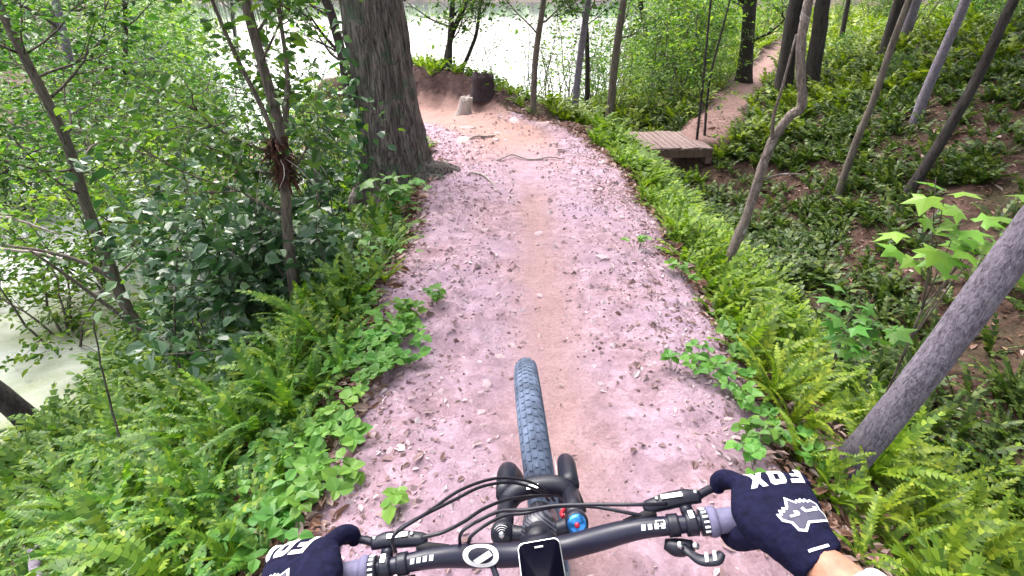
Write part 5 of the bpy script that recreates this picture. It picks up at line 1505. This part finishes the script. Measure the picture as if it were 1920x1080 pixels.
# cables: routed from the levers to the fork and frame
def cable(pts, r=.0026, name='cable'):
    mb = MB(); addtube(mb, catmull(np.array(pts), 8), r, 8)
    for i in range(len(mb.V)): mb.V[i] = mb.V[i] - BIKE_O
    o = mb.build(name, M['cable']); o.parent = bike
    return o
cable([(-0.1641, 0.4356, 1.0745), (-0.1516, 0.4485, 1.0768), (-0.1233, 0.4782, 1.0683), (-0.0811, 0.5487, 1.0304), (-0.0281, 0.6121, 0.9802), (0.0247, 0.6441, 0.9356), (0.0609, 0.6524, 0.9), (0.0821, 0.6478, 0.8721)])
cable([(-0.124, 0.4356, 1.0745), (-0.0948, 0.4392, 1.0808), (-0.0675, 0.4593, 1.0755), (-0.0435, 0.4939, 1.0555), (-0.0085, 0.5406, 1.0163), (0.0375, 0.5966, 0.9534), (0.0758, 0.643, 0.8937)])
cable([(0.222, 0.4815, 1.084), (0.1835, 0.4746, 1.092), (0.1521, 0.4778, 1.0876), (0.1156, 0.4844, 1.079), (0.0629, 0.4934, 1.0646), (0.0198, 0.4935, 1.0548), (-0.0158, 0.4927, 1.0534), (-0.0466, 0.4764, 1.0551), (-0.0704, 0.4623, 1.0508), (-0.0761, 0.4609, 1.0283), (-0.0743, 0.4734, 0.9899)])
cable([(0.2029, 0.4712, 1.0661), (0.1684, 0.475, 1.0727), (0.1172, 0.4894, 1.0676), (0.0642, 0.5024, 1.0502), (0.0202, 0.5008, 1.0375), (-0.012, 0.4956, 1.0384), (-0.0393, 0.4789, 1.0394), (-0.0592, 0.4666, 1.0322), (-0.0647, 0.4662, 1.0114), (-0.0654, 0.4779, 0.9777)])
cable([(-0.1624, 0.4349, 1.0432), (-0.1633, 0.4349, 1.0732), (-0.149, 0.4535, 1.0755), (-0.0894, 0.5138, 1.0499), (-0.0487, 0.5714, 1.0098), (0.0, 0.6218, 0.9571), (0.05, 0.6414, 0.9109), (0.0715, 0.6445, 0.8764)])


# ------------------------------------------------------------------ rider: gloved hands, forearms, jersey
def remesh(parts_, voxel, smooth_it=6, sub=0):
    """union several overlapping closed tubes into one continuous skin"""
    mb = MB()
    for V, Q, Tt in parts_: mb.add(V, Q, Tt)
    me = mb.mesh('tmp', M['glove'])
    bm = bmesh.new(); bm.from_mesh(me); bmesh.ops.recalc_face_normals(bm, faces=bm.faces); bm.to_mesh(me); bm.free()
    o = bpy.data.objects.new('tmp', me); COL.objects.link(o)
    r = o.modifiers.new('r', 'REMESH'); r.mode = 'VOXEL'; r.voxel_size = voxel
    s = o.modifiers.new('s', 'SMOOTH'); s.factor = .5; s.iterations = smooth_it
    dg = bpy.context.evaluated_depsgraph_get(); dg.update()
    m2 = bpy.data.meshes.new_from_object(o.evaluated_get(dg))
    bpy.data.objects.remove(o); bpy.data.meshes.remove(me)
    V = np.empty(len(m2.vertices) * 3); m2.vertices.foreach_get('co', V)
    F = [tuple(p.vertices) for p in m2.polygons]
    bpy.data.meshes.remove(m2)
    q = [f for f in F if len(f) == 4]; t3 = [f for f in F if len(f) == 3]
    return V.reshape(-1, 3), [np.array(x) for x in (q, t3) if x]

def loft(secs, k=22, power=2.6):
    """secs: (centre, across-vector (half width), up-vector (half thickness)); superellipse sections"""
    C = np.array([s[0] for s in secs], float); A = np.array([s[1] for s in secs], float); U = np.array([s[2] for s in secs], float)
    n = 4
    C, A, U = catmull(C, n), catmull(A, n), catmull(U, n)
    th = np.arange(k) * 2 * PI / k
    c = np.sign(np.cos(th)) * np.abs(np.cos(th)) ** (2 / power); s = np.sign(np.sin(th)) * np.abs(np.sin(th)) ** (2 / power)
    V = C[:, None] + c[None, :, None] * A[:, None] + s[None, :, None] * U[:, None]
    m = len(C); V = V.reshape(-1, 3)
    i = np.arange(m - 1)[:, None] * k; j = np.arange(k)[None]; j2 = (j + 1) % k
    Q = np.stack([i + j, i + j2, i + k + j2, i + k + j], -1).reshape(-1, 4)
    V = np.vstack([V, C[0], C[-1]])
    jj = np.arange(k); jn = (jj + 1) % k
    Tt = np.vstack([np.stack([np.full(k, m * k), jn, jj], -1), np.stack([np.full(k, m * k + 1), (m - 1) * k + jj, (m - 1) * k + jn], -1)])
    return V, Q, Tt

gb = bar_pt(np.array([.335]))[0]            # bar axis under the palm
def hp(x, y, z): return np.array([x, gb[1] + y, gb[2] + z])
hand_parts = []
# back of the hand, wrist to knuckles (wrist turned outwards)
hand_parts.append(loft([
    (hp(.357, -.090, .030), (.031, .012, .004), (.0, -.004, .024)),
    (hp(.347, -.064, .034), (.040, .010, .004), (.0, -.003, .026)),
    (hp(.338, -.037, .036), (.053, .006, .003), (.0, .000, .027)),
    (hp(.338, -.010, .034), (.059, .002, .001), (.0, .004, .025)),
    (hp(.346, .018, .028), (.054, -.002, .0), (.0, .010, .020)),
    (hp(.351, .034, .020), (.048, -.003, .0), (.0, .011, .013))], 26, 2.5))
fing = [(.350, 1.0), (.3735, .97), (.395, .86)]
for fx, sc in fing:
    path = [(.012, .034), (.034, .026), (.044, .006), (.036, -.020), (.014, -.034), (-.010, -.030)]
    P = catmull([hp(fx + .002 * (i - 1), a * (.9 + .1 * sc), b * (.9 + .1 * sc)) for i, (a, b) in enumerate(path)], 4)
    hand_parts.append(tube(P, [.0128 * sc, .0122 * sc, .0118 * sc, .0108 * sc, .0098 * sc], 12))
# index reaching for the brake blade
P = catmull([hp(.322, .008, .032), hp(.312, .036, .027), hp(.301, .055, .018), hp(.292, .062, .006), hp(.289, .058, -.010)], 4)
hand_parts.append(tube(P, [.0145, .0140, .0135, .0125, .0105], 12))
# thumb folded under the bar
P = catmull([hp(.312, -.034, .022), hp(.296, -.026, .002), hp(.286, -.012, -.022), hp(.284, .010, -.034), hp(.290, .026, -.034)], 4)
hand_parts.append(tube(P, [.020, .0175, .0145, .0125, .0105], 12))
HV, HF = remesh(hand_parts, .0022, 5)
# fabric creases: shallow folds across the back of the hand and thumb web
_c = HV.mean(0)
_dir = HV - _c; _dir /= np.linalg.norm(_dir, axis=1)[:, None]
HV = HV + _dir * (.0011 * np.array([[mnoise.noise(Vector((v[0] * 55, v[1] * 150, v[2] * 90)))] for v in HV]) + .0010 * np.array([[mnoise.noise(Vector((v[0] * 120 + 9, v[1] * 45, v[2] * 60)))] for v in HV]))

person = thing('person', 'rider\'s arms in black gloves and a white long-sleeved jersey, gripping the handlebar', 'person', (.1, -.1, 0))
PO = np.array(person.location)
def ppart(name, V, F, mat, parent=person, smooth=True):
    o = MB().add(V - PO, *F).build(name, M[mat], None, None, smooth); o.parent = parent
    return o

def poly_fill(outer, holes=()):
    """triangulated flat polygon, edges finely split"""
    bm = bmesh.new()
    loops = [outer] + list(holes)
    edges = []
    for lp in loops:
        vs = [bm.verts.new((a, b, 0)) for a, b in lp]
        edges += [bm.edges.new((vs[i], vs[(i + 1) % len(vs)])) for i in range(len(vs))]
    bmesh.ops.triangle_fill(bm, edges=edges, use_beauty=True)
    for _ in range(4):
        long_ = [e for e in bm.edges if e.calc_length() > .0028]
        if not long_: break
        bmesh.ops.subdivide_edges(bm, edges=long_, cuts=1)
        bmesh.ops.triangulate(bm, faces=bm.faces)
    V = np.array([v.co[:] for v in bm.verts]); bm.verts.index_update()
    F = np.array([[v.index for v in f.verts] for f in bm.faces]); bm.free()
    return V[:, :2], F

def outline(P, w):
    """offset a closed polygon outwards by w"""
    P = np.array(P, float); n = len(P)
    area = .5 * np.sum(P[:, 0] * np.roll(P[:, 1], -1) - np.roll(P[:, 0], -1) * P[:, 1])
    sg = 1 if area > 0 else -1
    out = []
    for i in range(n):
        a, b, c = P[i - 1], P[i], P[(i + 1) % n]
        n1 = np.array([(b - a)[1], -(b - a)[0]]) * sg; n1 /= np.linalg.norm(n1); n2 = np.array([(c - b)[1], -(c - b)[0]]) * sg; n2 /= np.linalg.norm(n2)
        m = n1 + n2; m /= np.linalg.norm(m) + 1e-9
        out.append(b + m * w / max(.5, m @ n1))
    return np.array(out)

def letters(w=1.0, h=1.0):
    """block letters of the knuckle print, unit height"""
    F_ = [(0, 0), (.30, 0), (.30, .36), (.78, .36), (.78, .60), (.30, .60), (.30, .76), (.95, .76), (.95, 1), (0, 1)]
    O_ = [(.16, 0), (.84, 0), (1.0, .16), (1.0, .84), (.84, 1), (.16, 1), (0, .84), (0, .16)]
    Oh = [(.34, .30), (.34, .70), (.66, .70), (.66, .30)]
    X_ = [(0, 0), (.34, 0), (.52, .30), (1.0, -.75), (1.25, -.75), (.78, .52), (1.05, 1), (.70, 1), (.52, .74), (.34, 1), (0, 1), (.32, .50)]
    return [(F_, []), (O_, [Oh]), (X_, [])]

def fox_head():
    """swept emblem on the back of the glove: grey head, white outline, two white slits"""
    g = [(-.33, .68), (-.02, .44), (.10, .52), (.16, .44), (.28, .54), (.34, .44), (.48, .52), (.54, .42), (.70, .48), (.88, .33), (.85, .10), (1.0, -.12), (1.0, -.33), (.55, -.36), (.05, -.36),
         (-.25, -.68), (-.48, -.62), (-.60, -.28), (-.95, -.15), (-1.0, .03), (-.86, .02), (-.86, .16), (-.72, .14), (-.68, .26), (-.56, .22), (-.46, .34)]
    s1 = [(.02, .18), (.16, .24), (.22, .10), (.62, .12), (.60, .24), (.78, .22), (.74, .02), (.16, .0)]
    s2 = [(-.20, .12), (-.36, .12), (-.34, -.02), (-.62, -.06), (-.62, -.14), (-.18, -.10), (-.12, .02)]
    return g, s1, s2

from mathutils import Vector as _V
def hand(sx):
    V = HV * np.array([sx, 1, 1]); F = [f if sx > 0 else f[:, ::-1] for f in HF]
    Vw = W(V)
    glove = ppart('glove', Vw, F, 'glove')
    bvh = BVHTree.FromPolygons([_V(v) for v in V], [tuple(map(int, f)) for ff in F for f in ff])
    def stamp(name, V2, Fc, cx, cy, rot, mat, lift, par):
        """lay flat print on the glove from above; 2D y points to the wrist's far side"""
        c, s = math.cos(rot), math.sin(rot)
        X = cx + c * V2[:, 0] - s * V2[:, 1]; Y = cy + s * V2[:, 0] + c * V2[:, 1]
        out = []
        for a, b in zip(X, Y):
            hit = bvh.ray_cast(_V((a * sx, b - .30 * .35, gb[2] + .30)), _V((0, .35, -1)).normalized(), 2)
            if hit[0] is None: hit = bvh.find_nearest(_V((a * sx, b, gb[2] + .03)))
            out.append(np.array(hit[0]) + np.array(hit[1]) * lift)
        Fc = Fc if sx > 0 else Fc[:, ::-1]
        return ppart(name, W(np.array(out)), [Fc], mat, par)
    # knuckle lettering reads from the front: turned half round
    tot = 0; hgt = .0300; wid_ = .0225; gap = .0035
    x0 = .4000
    for (outer, holes), nm in zip(letters(), ('letter', 'letter', 'letter')):
        if sx < 0:
            pass
        sh = .30
        tf_ = lambda p: ((p[0] * wid_ + p[1] * sh * hgt), p[1] * hgt)
        V2, Fc = poly_fill([tf_(p) for p in outer], [[tf_(p) for p in h_] for h_ in holes])
        ox = x0 - tot if sx > 0 else .326 + tot
        tot += wid_ * (1.06) + gap
        if sx > 0:
            P2 = -V2                                   # 180 degrees
            stamp(nm, P2 + np.array([0, 0]), Fc, ox, gb[1] + .055, 0, 'white_print', .0009, glove)
        else:
            P2 = np.stack([V2[:, 0], -V2[:, 1]], -1)
            stamp(nm, P2, Fc[:, ::-1], ox, gb[1] + .055, 0, 'white_print', .0009, glove)
    g, s1, s2 = fox_head()
    sc = np.array([.0275, .0300])
    G = np.array(g) * sc
    V2, Fc = poly_fill([tuple(p) for p in outline(G, .0030)])
    ca, ra = (.354, gb[1] - .022), math.radians(0)
    # nose towards the wrist
    em = stamp('emblem', V2, Fc, ca[0], ca[1], ra, 'white_print', .0009, glove)
    V2, Fc = poly_fill([tuple(p) for p in G]); stamp('emblem_fill', V2, Fc, ca[0], ca[1], ra, 'grey_print', .0017, em)
    for sl in (s1, s2):
        V2, Fc = poly_fill([tuple(p) for p in np.array(sl) * sc]); stamp('emblem_slit', V2, Fc, ca[0], ca[1], ra, 'white_print', .0026, em)
    V2, Fc = poly_fill([(-.013, -.0016), (.013, -.0016), (.013, .0016), (-.013, .0016)])
    stamp('cuff_tab', V2, Fc, .352, gb[1] - .066, .12, 'white_print', .001, glove)
hand(1); hand(-1)

# arms, shoulders and trunk as one skin; jersey over it
def arm(sx, grow=0, start=0):
    Wr = W(hp(.355, -.084, .030) * np.array([sx, 1, 1]))[0]
    W2 = W(hp(.376, -.140, .036) * np.array([sx, 1, 1]))[0]
    El = np.array([.10 + sx * .43, .06, 1.17]); Sh = np.array([.05 + sx * .20, -.27, 1.43])
    P = catmull([Wr, W2, Wr * .45 + El * .55, El, El * .5 + Sh * .5 + np.array([sx * .02, .0, -.01]), Sh, np.array([.05, -.30, 1.40])], 5)[start:]
    R = np.array([.026, .029, .039, .039, .045, .055, .085])
    R = np.interp(np.linspace(0, 1, 31), np.linspace(0, 1, 7), R)[start:] + grow
    return tube(P, list(R), 16)
trunk_p = catmull([(.05, -.27, 1.47), (.05, -.33, 1.35), (.06, -.42, 1.18), (.09, -.5, 1.0)], 5)
BV, BF = remesh([arm(1), arm(-1), tube(trunk_p, [.11, .15, .145, .15], 20)], .010, 4)
body = ppart('body', BV, BF, 'skin')
SV, SF = remesh([arm(1, .010, 4), arm(-1, .010, 4), tube(trunk_p, [.13, .165, .16, .165], 20)], .010, 4)
ppart('jersey', SV, SF, 'shirt')
